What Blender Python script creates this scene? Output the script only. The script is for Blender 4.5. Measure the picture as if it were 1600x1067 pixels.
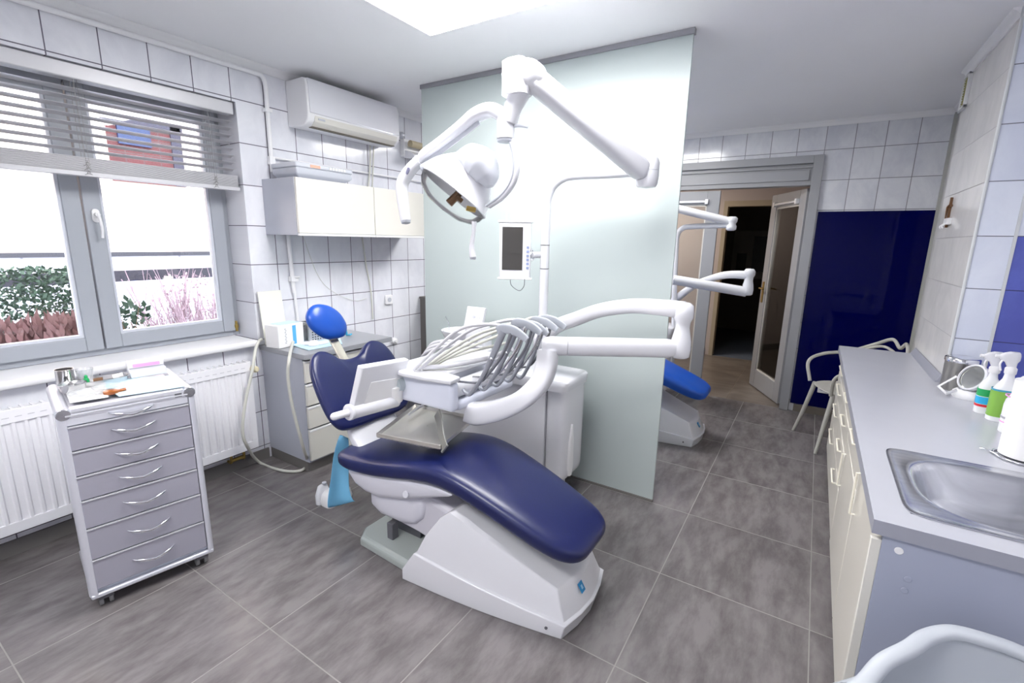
import bpy, bmesh, math, random
from math import sin, cos, pi, radians, hypot
from mathutils import Vector, Matrix
random.seed(7)
for o in list(bpy.data.objects): bpy.data.objects.remove(o)
S = bpy.context.scene
COL = S.collection
V = Vector

# ------------------------------------------------------------------ camera
FPX, YAW, PITCH, ROLL = 738.3, 0.56346, -0.2093, 0.01922
CAM = V((0, 0, 1.52))
cy, sy, cp, sp = cos(YAW), sin(YAW), cos(PITCH), sin(PITCH)
Fw = V((-sy*cp, cy*cp, sp)); R0 = V((cy, sy, 0)); U0 = R0.cross(Fw)
Rt = R0*cos(ROLL) + U0*sin(ROLL); Up = Rt.cross(Fw)
cd = bpy.data.cameras.new('camera'); co = bpy.data.objects.new('camera', cd); COL.objects.link(co)
M = Matrix((Rt, Up, -Fw)).transposed().to_4x4(); M.translation = CAM
co.matrix_world = M
cd.sensor_width = 36; cd.lens = FPX/1600*36; cd.clip_start = .02; cd.clip_end = 200
S.camera = co
def at(px, py, ax, val):
    """world point seen at a pixel, on the plane axis=val"""
    d = Fw*FPX + Rt*(px-800) - Up*(py-533.5)
    return CAM + d*((val-CAM[ax])/d[ax])

# ------------------------------------------------------------------ world, sun, exposure
S.view_settings.view_transform = 'Standard'; S.view_settings.look = 'None'
S.view_settings.gamma = 1; S.view_settings.use_curve_mapping = False
S.view_settings.exposure = 1.74
W = bpy.data.worlds.new('sky'); S.world = W; W.use_nodes = True
bg = W.node_tree.nodes['Background']; bg.inputs[0].default_value = (.80, .88, 1, 1); bg.inputs[1].default_value = 2.4
sl = bpy.data.lights.new('sun', 'SUN'); so = bpy.data.objects.new('sun', sl); COL.objects.link(so)
sl.energy = 1.3; sl.angle = radians(20); sl.color = (1, .95, .9)
so.rotation_euler = V((-.75, .15, -.65)).to_track_quat('-Z', 'Y').to_euler(); so.location = (3, 0, 8)

# ------------------------------------------------------------------ materials
MATS = {}
def mat(name, col=(.8, .8, .8), rough=.5, metal=0, spec=.5, coat=0, emit=None, es=0, trans=0, alpha=1, sss=0):
    if name in MATS: return MATS[name]
    m = bpy.data.materials.new(name); m.use_nodes = True; n = m.node_tree.nodes['Principled BSDF']
    n.inputs['Base Color'].default_value = (*col, 1); n.inputs['Roughness'].default_value = rough
    n.inputs['Metallic'].default_value = metal; n.inputs['Specular IOR Level'].default_value = spec
    n.inputs['Coat Weight'].default_value = coat; n.inputs['Coat Roughness'].default_value = .05
    n.inputs['Transmission Weight'].default_value = trans; n.inputs['Alpha'].default_value = alpha
    if emit: n.inputs['Emission Color'].default_value = (*emit, 1); n.inputs['Emission Strength'].default_value = es
    MATS[name] = m; return m
def nodes(m):
    return m.node_tree.nodes, m.node_tree.links, m.node_tree.nodes['Principled BSDF']
def noise_tint(m, scale, amt, stretch=(1, 1, 1), detail=4, bump=0):
    N, L, P = nodes(m)
    g = N.new('ShaderNodeNewGeometry'); mp = N.new('ShaderNodeMapping'); mp.inputs['Scale'].default_value = stretch
    nz = N.new('ShaderNodeTexNoise'); nz.inputs['Scale'].default_value = scale; nz.inputs['Detail'].default_value = detail
    L.new(g.outputs['Position'], mp.inputs[0]); L.new(mp.outputs[0], nz.inputs['Vector'])
    c = P.inputs['Base Color'].default_value[:]
    r = N.new('ShaderNodeValToRGB'); r.color_ramp.elements[0].position = .3; r.color_ramp.elements[1].position = .7
    r.color_ramp.elements[0].color = (*[v*(1-amt) for v in c[:3]], 1); r.color_ramp.elements[1].color = (*[min(1, v*(1+amt)) for v in c[:3]], 1)
    L.new(nz.outputs[0], r.inputs[0]); L.new(r.outputs[0], P.inputs['Base Color'])
    if bump:
        b = N.new('ShaderNodeBump'); b.inputs['Strength'].default_value = bump; b.inputs['Distance'].default_value = .002
        L.new(nz.outputs[0], b.inputs['Height']); L.new(b.outputs[0], P.inputs['Normal'])
    return m
def tile_mat(name, axes, off, size, col1, col2, grout, mortar, rough, streak, vein=.5, bumpd=.001, grough=.6):
    """rectangular tiles in a stack bond, axes = the two world axes of the surface"""
    m = mat(name, col1, rough); N, L, P = nodes(m)
    g = N.new('ShaderNodeNewGeometry'); sx = N.new('ShaderNodeSeparateXYZ'); L.new(g.outputs['Position'], sx.inputs[0])
    cx = N.new('ShaderNodeCombineXYZ')
    for k in (0, 1):
        a = N.new('ShaderNodeMath'); a.operation = 'SUBTRACT'; a.inputs[1].default_value = off[k]
        L.new(sx.outputs[axes[k]], a.inputs[0]); L.new(a.outputs[0], cx.inputs[k])
    b = N.new('ShaderNodeTexBrick'); b.offset = 0; b.squash = 1
    b.inputs['Scale'].default_value = 1; b.inputs['Mortar Size'].default_value = mortar; b.inputs['Mortar Smooth'].default_value = .1
    b.inputs['Brick Width'].default_value = size[0]; b.inputs['Row Height'].default_value = size[1]; b.inputs['Bias'].default_value = 0
    b.inputs['Color1'].default_value = (0, 0, 0, 1); b.inputs['Color2'].default_value = (1, 1, 1, 1)
    L.new(cx.outputs[0], b.inputs['Vector'])
    # veining that starts anew on every tile
    sc = N.new('ShaderNodeVectorMath'); sc.operation = 'SCALE'; sc.inputs['Scale'].default_value = 13.7
    L.new(b.outputs['Color'], sc.inputs[0])
    mp = N.new('ShaderNodeMapping'); mp.inputs['Scale'].default_value = streak; mp.inputs['Rotation'].default_value = (0, 0, .6 if vein > .2 else 0)
    L.new(cx.outputs[0], mp.inputs[0])
    ad = N.new('ShaderNodeVectorMath'); L.new(mp.outputs[0], ad.inputs[0]); L.new(sc.outputs[0], ad.inputs[1])
    nz = N.new('ShaderNodeTexNoise'); nz.inputs['Scale'].default_value = 1; nz.inputs['Detail'].default_value = 7; nz.inputs['Roughness'].default_value = .62
    nz.inputs['Distortion'].default_value = vein
    L.new(ad.outputs[0], nz.inputs['Vector'])
    r = N.new('ShaderNodeValToRGB'); r.color_ramp.elements[0].position = .36; r.color_ramp.elements[1].position = .62
    r.color_ramp.elements[0].color = (*col2, 1); r.color_ramp.elements[1].color = (*col1, 1)
    L.new(nz.outputs[0], r.inputs[0])
    mx = N.new('ShaderNodeMix'); mx.data_type = 'RGBA'; L.new(b.outputs['Fac'], mx.inputs[0])
    L.new(r.outputs[0], mx.inputs[6]); mx.inputs[7].default_value = (*grout, 1)
    L.new(mx.outputs[2], P.inputs['Base Color'])
    mr = N.new('ShaderNodeMapRange'); mr.inputs['To Min'].default_value = rough; mr.inputs['To Max'].default_value = grough
    L.new(b.outputs['Fac'], mr.inputs[0]); L.new(mr.outputs[0], P.inputs['Roughness'])
    bp = N.new('ShaderNodeBump'); bp.invert = True; bp.inputs['Distance'].default_value = bumpd; bp.inputs['Strength'].default_value = .8
    L.new(b.outputs['Fac'], bp.inputs['Height']); L.new(bp.outputs[0], P.inputs['Normal'])
    return m

TILE_W, TILE_H = .205, .2475
white1, white2, grout_c = (.80, .81, .86), (.70, .71, .77), (.12, .11, .15)
m_tile_left = tile_mat('white tile left wall', (1, 2), (1.675, 2.08), (TILE_W, TILE_H), white1, white2, grout_c, .0027, .12, (5, 3, 1))
m_tile_far = tile_mat('white tile far wall', (0, 2), (.755, 2.08), (TILE_W, TILE_H), (.74, .75, .79), (.62, .63, .69), (.22, .22, .25), .0026, .12, (6, 4, 1))
m_tile_colside = tile_mat('cream tile column side', (1, 2), (2.93, 2.08), (1.5, TILE_H), (.77, .76, .75), (.68, .67, .67), (.30, .29, .30), .002, .15, (5, 3, 1))
m_tile_col = tile_mat('white tile column front', (0, 2), (.62, 2.08), (.14, TILE_H), (.74, .78, .88), (.66, .70, .82), (.16, .17, .22), .0022, .12, (4, 3, 1))
m_tile_blue = tile_mat('blue tile splash wall', (0, 2), (.76, 2.08), (TILE_W, TILE_H), (.10, .13, .50), (.08, .10, .42), (.04, .04, .16), .0022, .12, (4, 3, 1))
m_tile_plain = tile_mat('white tile near walls', (0, 2), (0, 2.08), (TILE_W, TILE_H), white1, white2, grout_c, .0022, .15, (5, 3, 1))
m_floor = tile_mat('grey floor tile', (0, 1), (-.438, 2.04), (.6025, .5975), (.200, .184, .188), (.122, .111, .114), (.24, .23, .22), .0024, .27, (14, 4.5, 1), vein=.15, bumpd=.0006, grough=.5)
m_hallfloor = tile_mat('hall floor tile', (0, 1), (0, .1), (.6, .6), (.22, .19, .165), (.14, .12, .105), (.2, .17, .14), .003, .35, (3, 9, 1), vein=.1, bumpd=.0006)
m_ceiling = noise_tint(mat('ceiling paint', (.86, .865, .89), .8), 1.5, .015)
m_white = mat('white enamel plastic', (.73, .735, .78), .22, coat=.15)
m_white2 = mat('white pvc', (.82, .82, .84), .35)
m_offwhite = mat('off white laminate', (.70, .685, .635), .35)
m_cream = mat('cream laminate', (.76, .73, .66), .28, coat=.2)
m_navy = noise_tint(mat('navy upholstery', (.007, .012, .080), .33, coat=.08), 90, .06, bump=.05)
m_blue = mat('bright blue upholstery', (.004, .07, .42), .34, coat=.08)
m_blue2 = mat('royal blue upholstery', (.003, .07, .42), .38)
m_greyplastic = mat('light grey plastic', (.50, .52, .58), .3)
m_silver = mat('silver holder plastic', (.34, .355, .40), .28, metal=.35)
m_shell = mat('pale grey shell plastic', (.62, .62, .69), .35)
m_baseplate = mat('grey painted steel plate', (.40, .44, .43), .35)
m_hose = mat('grey rubber hose', (.62, .62, .66), .35)
m_hose2 = mat('cream rubber hose', (.60, .60, .55), .4)
m_steel = mat('brushed stainless steel', (.62, .62, .63), .22, metal=1)
m_sinksteel = noise_tint(mat('sink stainless steel', (.60, .61, .65), .25, metal=1), 4, .12, (1, 20, 1))
m_chrome = mat('chrome', (.75, .76, .80), .1, metal=1)
m_mirror = mat('polished tray steel', (.86, .83, .76), .32, metal=1)
m_dark = mat('dark rubber', (.03, .03, .035), .5)
m_darkgrey = mat('dark grey plastic', (.12, .12, .14), .4)
m_alu = mat('anodised aluminium', (.58, .59, .64), .3, metal=.6)
m_cartgrey = mat('cart drawer grey', (.31, .305, .365), .42)
m_cartside = mat('cart side panel', (.62, .66, .76), .12, coat=.5)
m_cartframe = mat('cart frame satin silver', (.66, .67, .74), .28, metal=.35)
m_radiator = mat('radiator enamel', (.86, .86, .90), .3)
m_frame = mat('window frame grey paint', (.36, .385, .43), .38)
m_frameedge = mat('window glazing bead', (.62, .65, .72), .35)
m_doorpaint = mat('door grey paint', (.33, .335, .355), .4)
m_blind = mat('silver blind aluminium', (.60, .60, .63), .35, metal=.15)
m_sill = noise_tint(mat('white stone sill', (.84, .84, .87), .3), 6, .04)
m_counter = noise_tint(mat('grey worktop laminate', (.50, .51, .565), .25), 3, .02)
m_counteredge = mat('grey worktop edge', (.33, .34, .40), .35)
m_sidepanel = mat('blue grey side panel', (.37, .40, .51), .4)
m_greyside = mat('grey cabinet side', (.45, .47, .54), .4)
m_plinth = mat('grey brown plinth', (.17, .16, .155), .5)
m_partition = mat('frosted partition glass', (.47, .53, .53), .24, spec=.22)
m_partedge = mat('glass edge green', (.55, .68, .66), .2)
m_bluepanel = mat('dark blue lacquered glass', (.0, .0006, .055), .02, spec=.12)
m_led = mat('led diffuser', (1, 1, 1), .5, emit=(1, .985, .97), es=8.5)
m_paperblue = mat('pale blue paper', (.60, .78, .88), .7)
m_bluebag = mat('blue disposable sheet', (.22, .58, .88), .55)
m_bluestripe = mat('blue print', (.10, .42, .80), .5)
m_paper = mat('white paper', (.85, .85, .86), .7)
m_cardcream = mat('cream card', (.80, .80, .74), .7)
m_green = mat('green plastic', (.02, .38, .12), .4)
m_greenliq = mat('green liquid bottle', (.24, .48, .08), .25)
m_red = mat('red print', (.65, .02, .04), .4)
m_pink = mat('pink strip', (.85, .35, .72), .5)
m_amber = mat('amber glass', (.35, .10, .02), .15)
m_brown = mat('brown wood', (.16, .075, .03), .5)
m_brass = mat('brass', (.45, .32, .10), .3, metal=1)
m_chair = mat('warm grey chair plastic', (.46, .45, .42), .4)
m_chairgrey = mat('cool grey chair plastic', (.46, .49, .54), .45)
m_clearplastic = mat('clear plastic', (.93, .96, .98), .05, trans=.9, alpha=.55)
m_badge = mat('blue badge', (.02, .25, .55), .3)
m_screen = mat('dark glossy screen', (.035, .032, .028), .03, spec=1.0)
m_beige = mat('beige hall paint', (.50, .44, .42), .8)
m_hallwarm = mat('warm hall wall', (.60, .50, .40), .8)
m_darkwall = mat('dark office wall', (.13, .115, .105), .8)
m_wooddoor = mat('light wood door frame', (.40, .34, .25), .5)
m_black = mat('black print', (.01, .01, .012), .4)
def glassmat(name, tint=(1, 1, 1), refl=.06, rough=0):
    m = bpy.data.materials.new(name); m.use_nodes = True; N = m.node_tree.nodes; L = m.node_tree.links; N.clear()
    o = N.new('ShaderNodeOutputMaterial'); mx = N.new('ShaderNodeMixShader'); t = N.new('ShaderNodeBsdfTransparent'); g = N.new('ShaderNodeBsdfGlossy')
    lw = N.new('ShaderNodeFresnel'); lw.inputs[0].default_value = 1.0 + refl*7
    t.inputs[0].default_value = (*tint, 1); g.inputs['Roughness'].default_value = rough
    L.new(lw.outputs[0], mx.inputs[0]); L.new(t.outputs[0], mx.inputs[1]); L.new(g.outputs[0], mx.inputs[2]); L.new(mx.outputs[0], o.inputs[0])
    return m
m_glass = glassmat('window glass', (.97, .99, 1))
m_lampglass = glassmat('lamp cover glass', (.98, .98, .98), .03)

# ------------------------------------------------------------------ mesh helpers
def catmull(pts, k=8):
    pts = [V(p) for p in pts]; out = []
    P = [pts[0]*2-pts[1]] + pts + [pts[-1]*2-pts[-2]]
    for i in range(1, len(P)-2):
        a, b, c, d = P[i-1:i+3]
        for j in range(k):
            t = j/k
            out.append(.5*((2*b)+(c-a)*t+(2*a-5*b+4*c-d)*t*t+(3*b-a-3*c+d)*t**3))
    out.append(pts[-1]); return out
def lerp_list(vals, n):
    out = []
    for i in range(n):
        f = i/(n-1)*(len(vals)-1); j = min(int(f), len(vals)-2); t = f-j
        a, b = vals[j], vals[j+1]
        out.append(tuple(x*(1-t)+y*t for x, y in zip(a, b)) if isinstance(a, tuple) else a*(1-t)+b*t)
    return out
def sellipse(n, e):
    r = []
    for i in range(n):
        a = 2*pi*i/n + pi/n; c, s = cos(a), sin(a)
        r.append((math.copysign(abs(c)**(2/e), c), math.copysign(abs(s)**(2/e), s)))
    return r
class MB:
    def __init__(s): s.bm = bmesh.new(); s.mi = 0
    def face(s, vs):
        try:
            f = s.bm.faces.new(vs); f.material_index = s.mi; return f
        except ValueError: return None
    def box(s, c, d, R=None):
        c = V(c); R = R or Matrix.Identity(3); h = V(d)/2
        vs = [s.bm.verts.new(c + R @ V((x*h.x, y*h.y, z*h.z))) for x in (-1, 1) for y in (-1, 1) for z in (-1, 1)]
        for q in ((0, 1, 3, 2), (4, 6, 7, 5), (0, 4, 5, 1), (2, 3, 7, 6), (0, 2, 6, 4), (1, 5, 7, 3)): s.face([vs[i] for i in q])
        return s
    def bx(s, x0, x1, y0, y1, z0, z1): return s.box(((x0+x1)/2, (y0+y1)/2, (z0+z1)/2), (abs(x1-x0), abs(y1-y0), abs(z1-z0)))
    def loft(s, rings, cap=True, close=False):
        L = [[s.bm.verts.new(p) for p in r] for r in rings]
        n = len(L[0])
        for a, b in (list(zip(L, L[1:])) + ([(L[-1], L[0])] if close else [])):
            for i in range(n): s.face((a[i], a[(i+1) % n], b[(i+1) % n], b[i]))
        if cap and not close: s.face(list(reversed(L[0]))); s.face(L[-1])
        return s
    def ring(s, c, u, v, a, b, n=24, e=2): return [V(c)+V(u)*x*a+V(v)*y*b for x, y in sellipse(n, e)]
    def tube(s, pts, r, n=12, smooth=True, k=8, e=2, flat=None, up=None, cap=True):
        """r: radius or list of radii; flat: list of (a,b) half sizes of the section; up: section reference"""
        P = catmull(pts, k) if smooth and len(pts) > 2 else [V(p) for p in pts]
        m = len(P)
        R = lerp_list(flat, m) if flat and len(flat) > 1 else ([flat[0]]*m if flat else [(q, q) for q in (lerp_list(list(r), m) if isinstance(r, (list, tuple)) else [r]*m)])
        rings = []; prev = None
        for i, p in enumerate(P):
            t = (P[min(i+1, m-1)]-P[max(i-1, 0)]).normalized()
            if up is not None: u = t.cross(V(up)).normalized()
            elif prev is None:
                a = V((0, 0, 1)) if abs(t.z) < .9 else V((1, 0, 0)); u = t.cross(a).normalized()
            else: u = (prev - t*prev.dot(t)).normalized()
            prev = u; v = t.cross(u)*-1
            rings.append(s.ring(p, u, v, R[i][0], R[i][1], n, e))
        return s.loft(rings, cap)
    def cyl(s, p0, p1, r0, r1=None, n=24): return s.tube([p0, p1], [r0, r0 if r1 is None else r1], n, smooth=False)
    def rbar(s, p0, p1, r, n=16):
        """bar with domed ends"""
        p0, p1 = V(p0), V(p1); d = (p1-p0).normalized(); P = []; R = []
        for a in (90, 60, 30, 0): P.append(p0-d*r*sin(radians(a))); R.append(max(r*cos(radians(a)), r*.05))
        for a in (0, 30, 60, 90): P.append(p1+d*r*sin(radians(a))); R.append(max(r*cos(radians(a)), r*.05))
        return s.tube(P, R, n, smooth=False)
    def lathe(s, prof, c=(0, 0, 0), ax=(0, 0, 1), n=32, cap=True, sx=1, e=2, ref=None):
        ax = V(ax).normalized(); u = ax.orthogonal().normalized() if ref is None else (V(ref)-ax*V(ref).dot(ax)).normalized(); v = ax.cross(u)
        return s.loft([s.ring(V(c)+ax*z, u, v, max(r, 1e-4)*sx, max(r, 1e-4), n, e) for r, z in prof], cap)
    def ball(s, c, r, n=20, ax=(0, 0, 1)):
        r = r if isinstance(r, (tuple, list)) else (r, r, r)
        return s.loft([[V(c)+V((r[0]*cos(a)*sin(b), r[1]*sin(a)*sin(b), r[2]*cos(b))) for a in [2*pi*i/n for i in range(n)]] for b in [pi*(.02+.96*j/12) for j in range(13)]])
    def prism(s, poly, ext):
        ext = V(ext); return s.loft([[V(p) for p in poly], [V(p)+ext for p in poly]])
    def pillow(s, outline, fn, T, rings=12, e=2.6, cc=(0, 0), under=1.0):
        """soft pad: outline (a,b) star shaped about cc; fn(a,b,h)->point"""
        def R(t, sgn):
            h = T*(max(0, 1-t**e))**(1/e)*sgn*(under if sgn < 0 else 1)
            return [fn(cc[0]+(a-cc[0])*t, cc[1]+(b-cc[1])*t, h) for a, b in outline]
        ts = [sin(pi/2*(i/rings)) for i in range(1, rings+1)]
        ts = [t for t in ts if t < .9999]+[1.0]; ts = [.02]+ts
        return s.loft([R(t, 1) for t in ts] + [R(t, -1) for t in reversed(ts[:-1])])
def rrect(w, h, r, n=6):
    out = []
    for cx_, cy_, a0 in ((w/2-r, h/2-r, 0), (-w/2+r, h/2-r, 90), (-w/2+r, -h/2+r, 180), (w/2-r, -h/2+r, 270)):
        for i in range(n+1):
            a = radians(a0+90*i/n); out.append((cx_+r*cos(a), cy_+r*sin(a)))
    return out
def frame_mat(u, v, w): return Matrix((V(u), V(v), V(w))).transposed()

ORG = {}
def build(name, mb, m, parent=None, bevel=0, seg=2, smooth=35, origin=None, sub=0, label=None, solid=0):
    org = ORG.get(parent.name, V((0, 0, 0))) if parent else V(origin or (0, 0, 0))
    if not parent and origin is None:
        n_ = max(1, len(mb.bm.verts)); c = sum((v.co for v in mb.bm.verts), V())/n_; z = min(v.co.z for v in mb.bm.verts); org = V((c.x, c.y, z))
    bmesh.ops.recalc_face_normals(mb.bm, faces=mb.bm.faces)
    for v in mb.bm.verts: v.co -= org
    me = bpy.data.meshes.new(name); mb.bm.to_mesh(me); mb.bm.free()
    for mm in (m if isinstance(m, (list, tuple)) else [m]): me.materials.append(mm)
    for p in me.polygons: p.use_smooth = True
    me.set_sharp_from_angle(angle=radians(smooth))
    o = bpy.data.objects.new(name, me); COL.objects.link(o)
    if parent: o.parent = parent
    else: o.location = org
    ORG[o.name] = org
    if solid:
        md = o.modifiers.new('thick', 'SOLIDIFY'); md.thickness = solid; md.offset = 0
    if bevel:
        md = o.modifiers.new('bevel', 'BEVEL'); md.width = bevel; md.segments = seg; md.limit_method = 'ANGLE'; md.angle_limit = radians(40)
        md.harden_normals = False
    if sub:
        md = o.modifiers.new('sub', 'SUBSURF'); md.levels = sub; md.render_levels = sub
    if label: o['label'] = label
    return o
def tag(o, label, cat, group=None):
    o['label'] = label; o['category'] = cat
    if group: o['group'] = group
    return o
def thing(name, label, cat, loc, group=None):
    o = bpy.data.objects.new(name, None); o.empty_display_size = .1; COL.objects.link(o); o.location = loc; ORG[o.name] = V(loc)
    return tag(o, label, cat, group)
def struct(name, mb, m, parent=None, **k):
    o = build(name, mb, m, parent, origin=None if parent else (0, 0, 0), **k)
    if not parent: o['kind'] = 'structure'
    return o
def kids(o): return [c for c in bpy.data.objects if c.parent == o]
def copy_tree(o, delta=None, parent=None):
    c = o.copy(); COL.objects.link(c)
    if parent: c.parent = parent
    ORG[c.name] = ORG.get(o.name, V())
    for ch in kids(o): copy_tree(ch, None, c)
    if delta: c.location = o.location + V(delta)
    return c
X = V((1, 0, 0)); Y = V((0, 1, 0)); Z = V((0, 0, 1))

# ------------------------------------------------------------------ room shell
WX, FY, CZ = -3.08, 5.03, 2.56          # window wall, far wall, ceiling
WY0, WY1, WZ0, WZ1 = .20, 1.70, .85, 2.31  # window opening
NY = -1.7                               # wall behind the camera
struct('floor', MB().bx(WX-.02, 1.1, NY-.02, FY+.005, -.1, 0), m_floor)
struct('ceiling', MB().bx(WX-.3, 1.1, NY-.1, FY+.15, CZ, CZ+.1), m_ceiling)
b = MB()
for y0, y1, z0, z1 in ((NY, WY0, 0, CZ), (WY1, FY+.1, 0, CZ), (WY0, WY1, 0, WZ0-.035), (WY0, WY1, WZ1, CZ)): b.bx(WX-.32, WX, y0, y1, z0, z1)
struct('wall_left', b, m_tile_left)
# far wall with the doorway
DX0, DX1, DZ = -1.62, -.055, 2.29
b = MB(); b.bx(WX, DX0, FY, FY+.12, 0, CZ); b.bx(DX1-.02, .77, FY, FY+.12, 0, CZ); b.bx(DX0, DX1-.02, FY, FY+.12, DZ-.02, CZ)
struct('wall_back', b, m_tile_far)
b = MB(); b.bx(.755, 1.1, 4.05, FY+.12, 0, CZ)
struct('wall_right', b, m_tile_colside)
b = MB(); b.bx(.62, 1.1, 3.131, 4.05, 0, CZ)
struct('wall_column', b, m_tile_colside)
b = MB(); b.bx(.622, .757, 3.13, 3.135, 0, CZ); struct('trim_1', b, m_tile_col)
b = MB(); b.bx(.757, 1.1, 3.13, 3.135, 0, 1.585); struct('trim_2', b, m_tile_blue)
b = MB(); b.bx(.757, 1.1, 3.13, 3.135, 1.585, CZ); struct('trim_3', b, m_tile_col)
b = MB(); b.bx(.752, .764, 3.126, 3.13, .86, CZ); b.cyl((.62, 3.13, 0), (.62, 3.13, CZ), .007, n=10); struct('trim_4', b, mat('tile corner strip', (.62, .64, .66), .4))
b = MB(); b.bx(.735, .755, FY-.02, FY, 0, CZ-.03); struct('trim_5', b, mat('corner joint strip', (.42, .42, .40), .5))
b = MB(); b.bx(1.0, 1.1, NY, 3.13, 0, CZ)
struct('wall_side', b, m_tile_plain)
b = MB(); b.bx(WX, 1.1, NY-.1, NY, 0, CZ); struct('wall_front', b, m_tile_plain)
# cove mouldings
def cove(p0, p1, inn, name):
    p0, p1, inn = V(p0), V(p1), V(inn)
    prof = [(0, 0), (0, -.042), (.008, -.042), (.010, -.030), (.022, -.014), (.034, -.008), (.036, 0)]
    b = MB(); b.loft([[p + inn*a + Z*z for a, z in prof] for p in (p0, p1)]); return struct(name, b, m_white2, smooth=60)
cove((WX, NY, CZ), (WX, FY, CZ), X, 'trim_6'); cove((WX, FY, CZ), (.755, FY, CZ), -Y, 'trim_7')
cove((.62, 3.13, CZ), (.62, 4.05, CZ), -X, 'trim_8'); cove((.62, 3.13, CZ), (1.0, 3.13, CZ), -Y, 'trim_9'); cove((.755, 4.05, CZ), (.755, FY, CZ), -X, 'trim_10')
b = MB(); b.bx(WX, WX+.012, NY, 1.70, 0, .075); struct('baseboard_left', b, m_plinth)
b = MB(); b.bx(DX1+.04, .75, FY-.012, FY, 0, .07); struct('baseboard_back', b, mat('brown grey skirting', (.15, .13, .11), .4))

# window: frame, two sashes, glass
XF = -3.30
win = bpy.data.objects.new('window_1', None); COL.objects.link(win); win.location = (XF, .95, WZ0); ORG[win.name] = V((XF, .95, WZ0)); win['kind'] = 'structure'
b = MB(); MYm = .955; ZB, ZT = WZ0+.005, WZ1-.005
for y0, y1, z0, z1 in ((WY0, WY0+.045, ZB, ZT), (WY1-.045, WY1, ZB, ZT), (WY0+.045, WY1-.045, ZB, ZB+.045), (WY0+.045, WY1-.045, ZT-.045, ZT)): b.bx(XF-.07, XF, y0, y1, z0, z1)
build('window_frame', b, m_frame, win, bevel=.003)
def sash(y0, y1):
    b = MB(); z0, z1, w = ZB+.035, ZT-.035, .075; x0, x1 = XF-.045, XF+.022
    b.bx(x0, x1, y0, y0+w, z0, z1); b.bx(x0, x1, y1-w, y1, z0, z1); b.bx(x0, x1, y0+w, y1-w, z0, z0+w); b.bx(x0, x1, y0+w, y1-w, z1-w, z1)
    s_ = build('sash', b, m_frame, win, bevel=.004)
    b = MB(); q = .014; a0, a1, c0, c1 = y0+w, y1-w, z0+w, z1-w
    for d in ((a0, a0+q, c0, c1), (a1-q, a1, c0, c1), (a0+q, a1-q, c0, c0+q), (a0+q, a1-q, c1-q, c1)): b.bx(x0+.02, x1-.012, *d)
    build('glazing_bead', b, m_frameedge, s_)
    b = MB(); b.bx(XF-.016, XF-.012, a0+q*.5, a1-q*.5, c0+q*.5, c1-q*.5); build('window_pane', b, m_glass, s_)
    return s_
s1 = sash(WY0+.035, MYm-.004); s2 = sash(MYm+.004, WY1-.035)
hp = at(151, 343, 0, XF+.03)
b = MB(); b.loft([[V((XF+.022+h, hp.y+a, hp.z+.02+c)) for a, c in rrect(.032, .07, .0155)] for h in (0, .012)])
b.cyl((XF+.03, hp.y, hp.z+.025), (XF+.062, hp.y, hp.z+.025), .011)
b.tube([(XF+.055, hp.y, hp.z+.03), (XF+.064, hp.y+.004, hp.z), (XF+.062, hp.y+.008, hp.z-.05), (XF+.055, hp.y+.006, hp.z-.095)], 0, flat=[(.010, .008), (.011, .007), (.011, .007), (.009, .006)], up=Y)
build('window_handle', b, m_white2, s2, smooth=50)
b = MB(); b.cyl((XF+.026, WY1-.03, .885), (XF+.026, WY1-.03, .955), .008); b.cyl((XF+.026, WY1-.03, .91), (XF+.026, WY1-.03, .93), .012); build('hinge', b, m_brass, s2)
b = MB(); b.loft([[V((x, y, z)) for x, z in ((XF-.02, WZ0-.035), (-3.028, WZ0-.035), (-3.022, WZ0-.028), (-3.022, WZ0-.006), (-3.028, WZ0+.004), (XF-.02, WZ0+.004))] for y in (-.35, 1.665)])
so_ = struct('trim_11', b, m_sill, smooth=50)

# ------------------------------------------------------------------ blind
bl = thing('window_blind', 'raised silver venetian blind across the top of the grey window', 'blind', (WX-.06, .95, 1.80))
xb0, xb1, yb0, yb1 = WX-.075, WX-.018, WY0+.015, WY1-.012
b = MB(); b.bx(xb0, xb1+.01, yb0, yb1, 2.235, 2.305); build('headrail', b, m_blind, bl, bevel=.006)
b = MB(); nsl = 8
for i in range(nsl):
    z = 1.90+(2.215-1.90)*(i+.5)/nsl
    b.loft([[V((xb0+.028+a, y, z+c)) for a, c in ((-.026, -.006), (-.013, .0005), (0, .003), (.013, .0042), (.026, .003), (.026, .0022), (.013, .0034), (0, .0022), (-.013, -.0003), (-.026, -.0068))] for y in (yb0+.01, yb1-.01)])
build('slats', b, m_blind, bl, smooth=60)
b = MB()
for i in range(14): b.bx(xb0, xb1-.004+.002*(i % 2), yb0+.006, yb1-.006, 1.818+i*.0048, 1.818+i*.0048+.0036)
b.bx(xb0, xb1, yb0, yb1, 1.795, 1.816)
build('gathered_slats', b, m_blind, bl, bevel=.001)
for yy in (.945, 1.545, .36):
    b = MB()
    for xx in (xb0+.003, xb1-.003): b.cyl((xx, yy, 1.82), (xx, yy, 2.24), .0012, n=6); b.cyl((xx, yy+.012, 1.82), (xx, yy+.012, 2.24), .0008, n=6)
    for i in range(9): b.tube([(xb1+.002, yy-.014+.01*(i % 3), 1.80+i*.007), (xb1+.006, yy+.002, 1.808+i*.007+.004*(i % 2)), (xb1+.002, yy+.016-.006*(i % 3), 1.804+i*.008)], .0013, n=6, k=3)
    build('ladder_cord', b, mat('blind cord', (.30, .30, .30), .7), bl)

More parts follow.
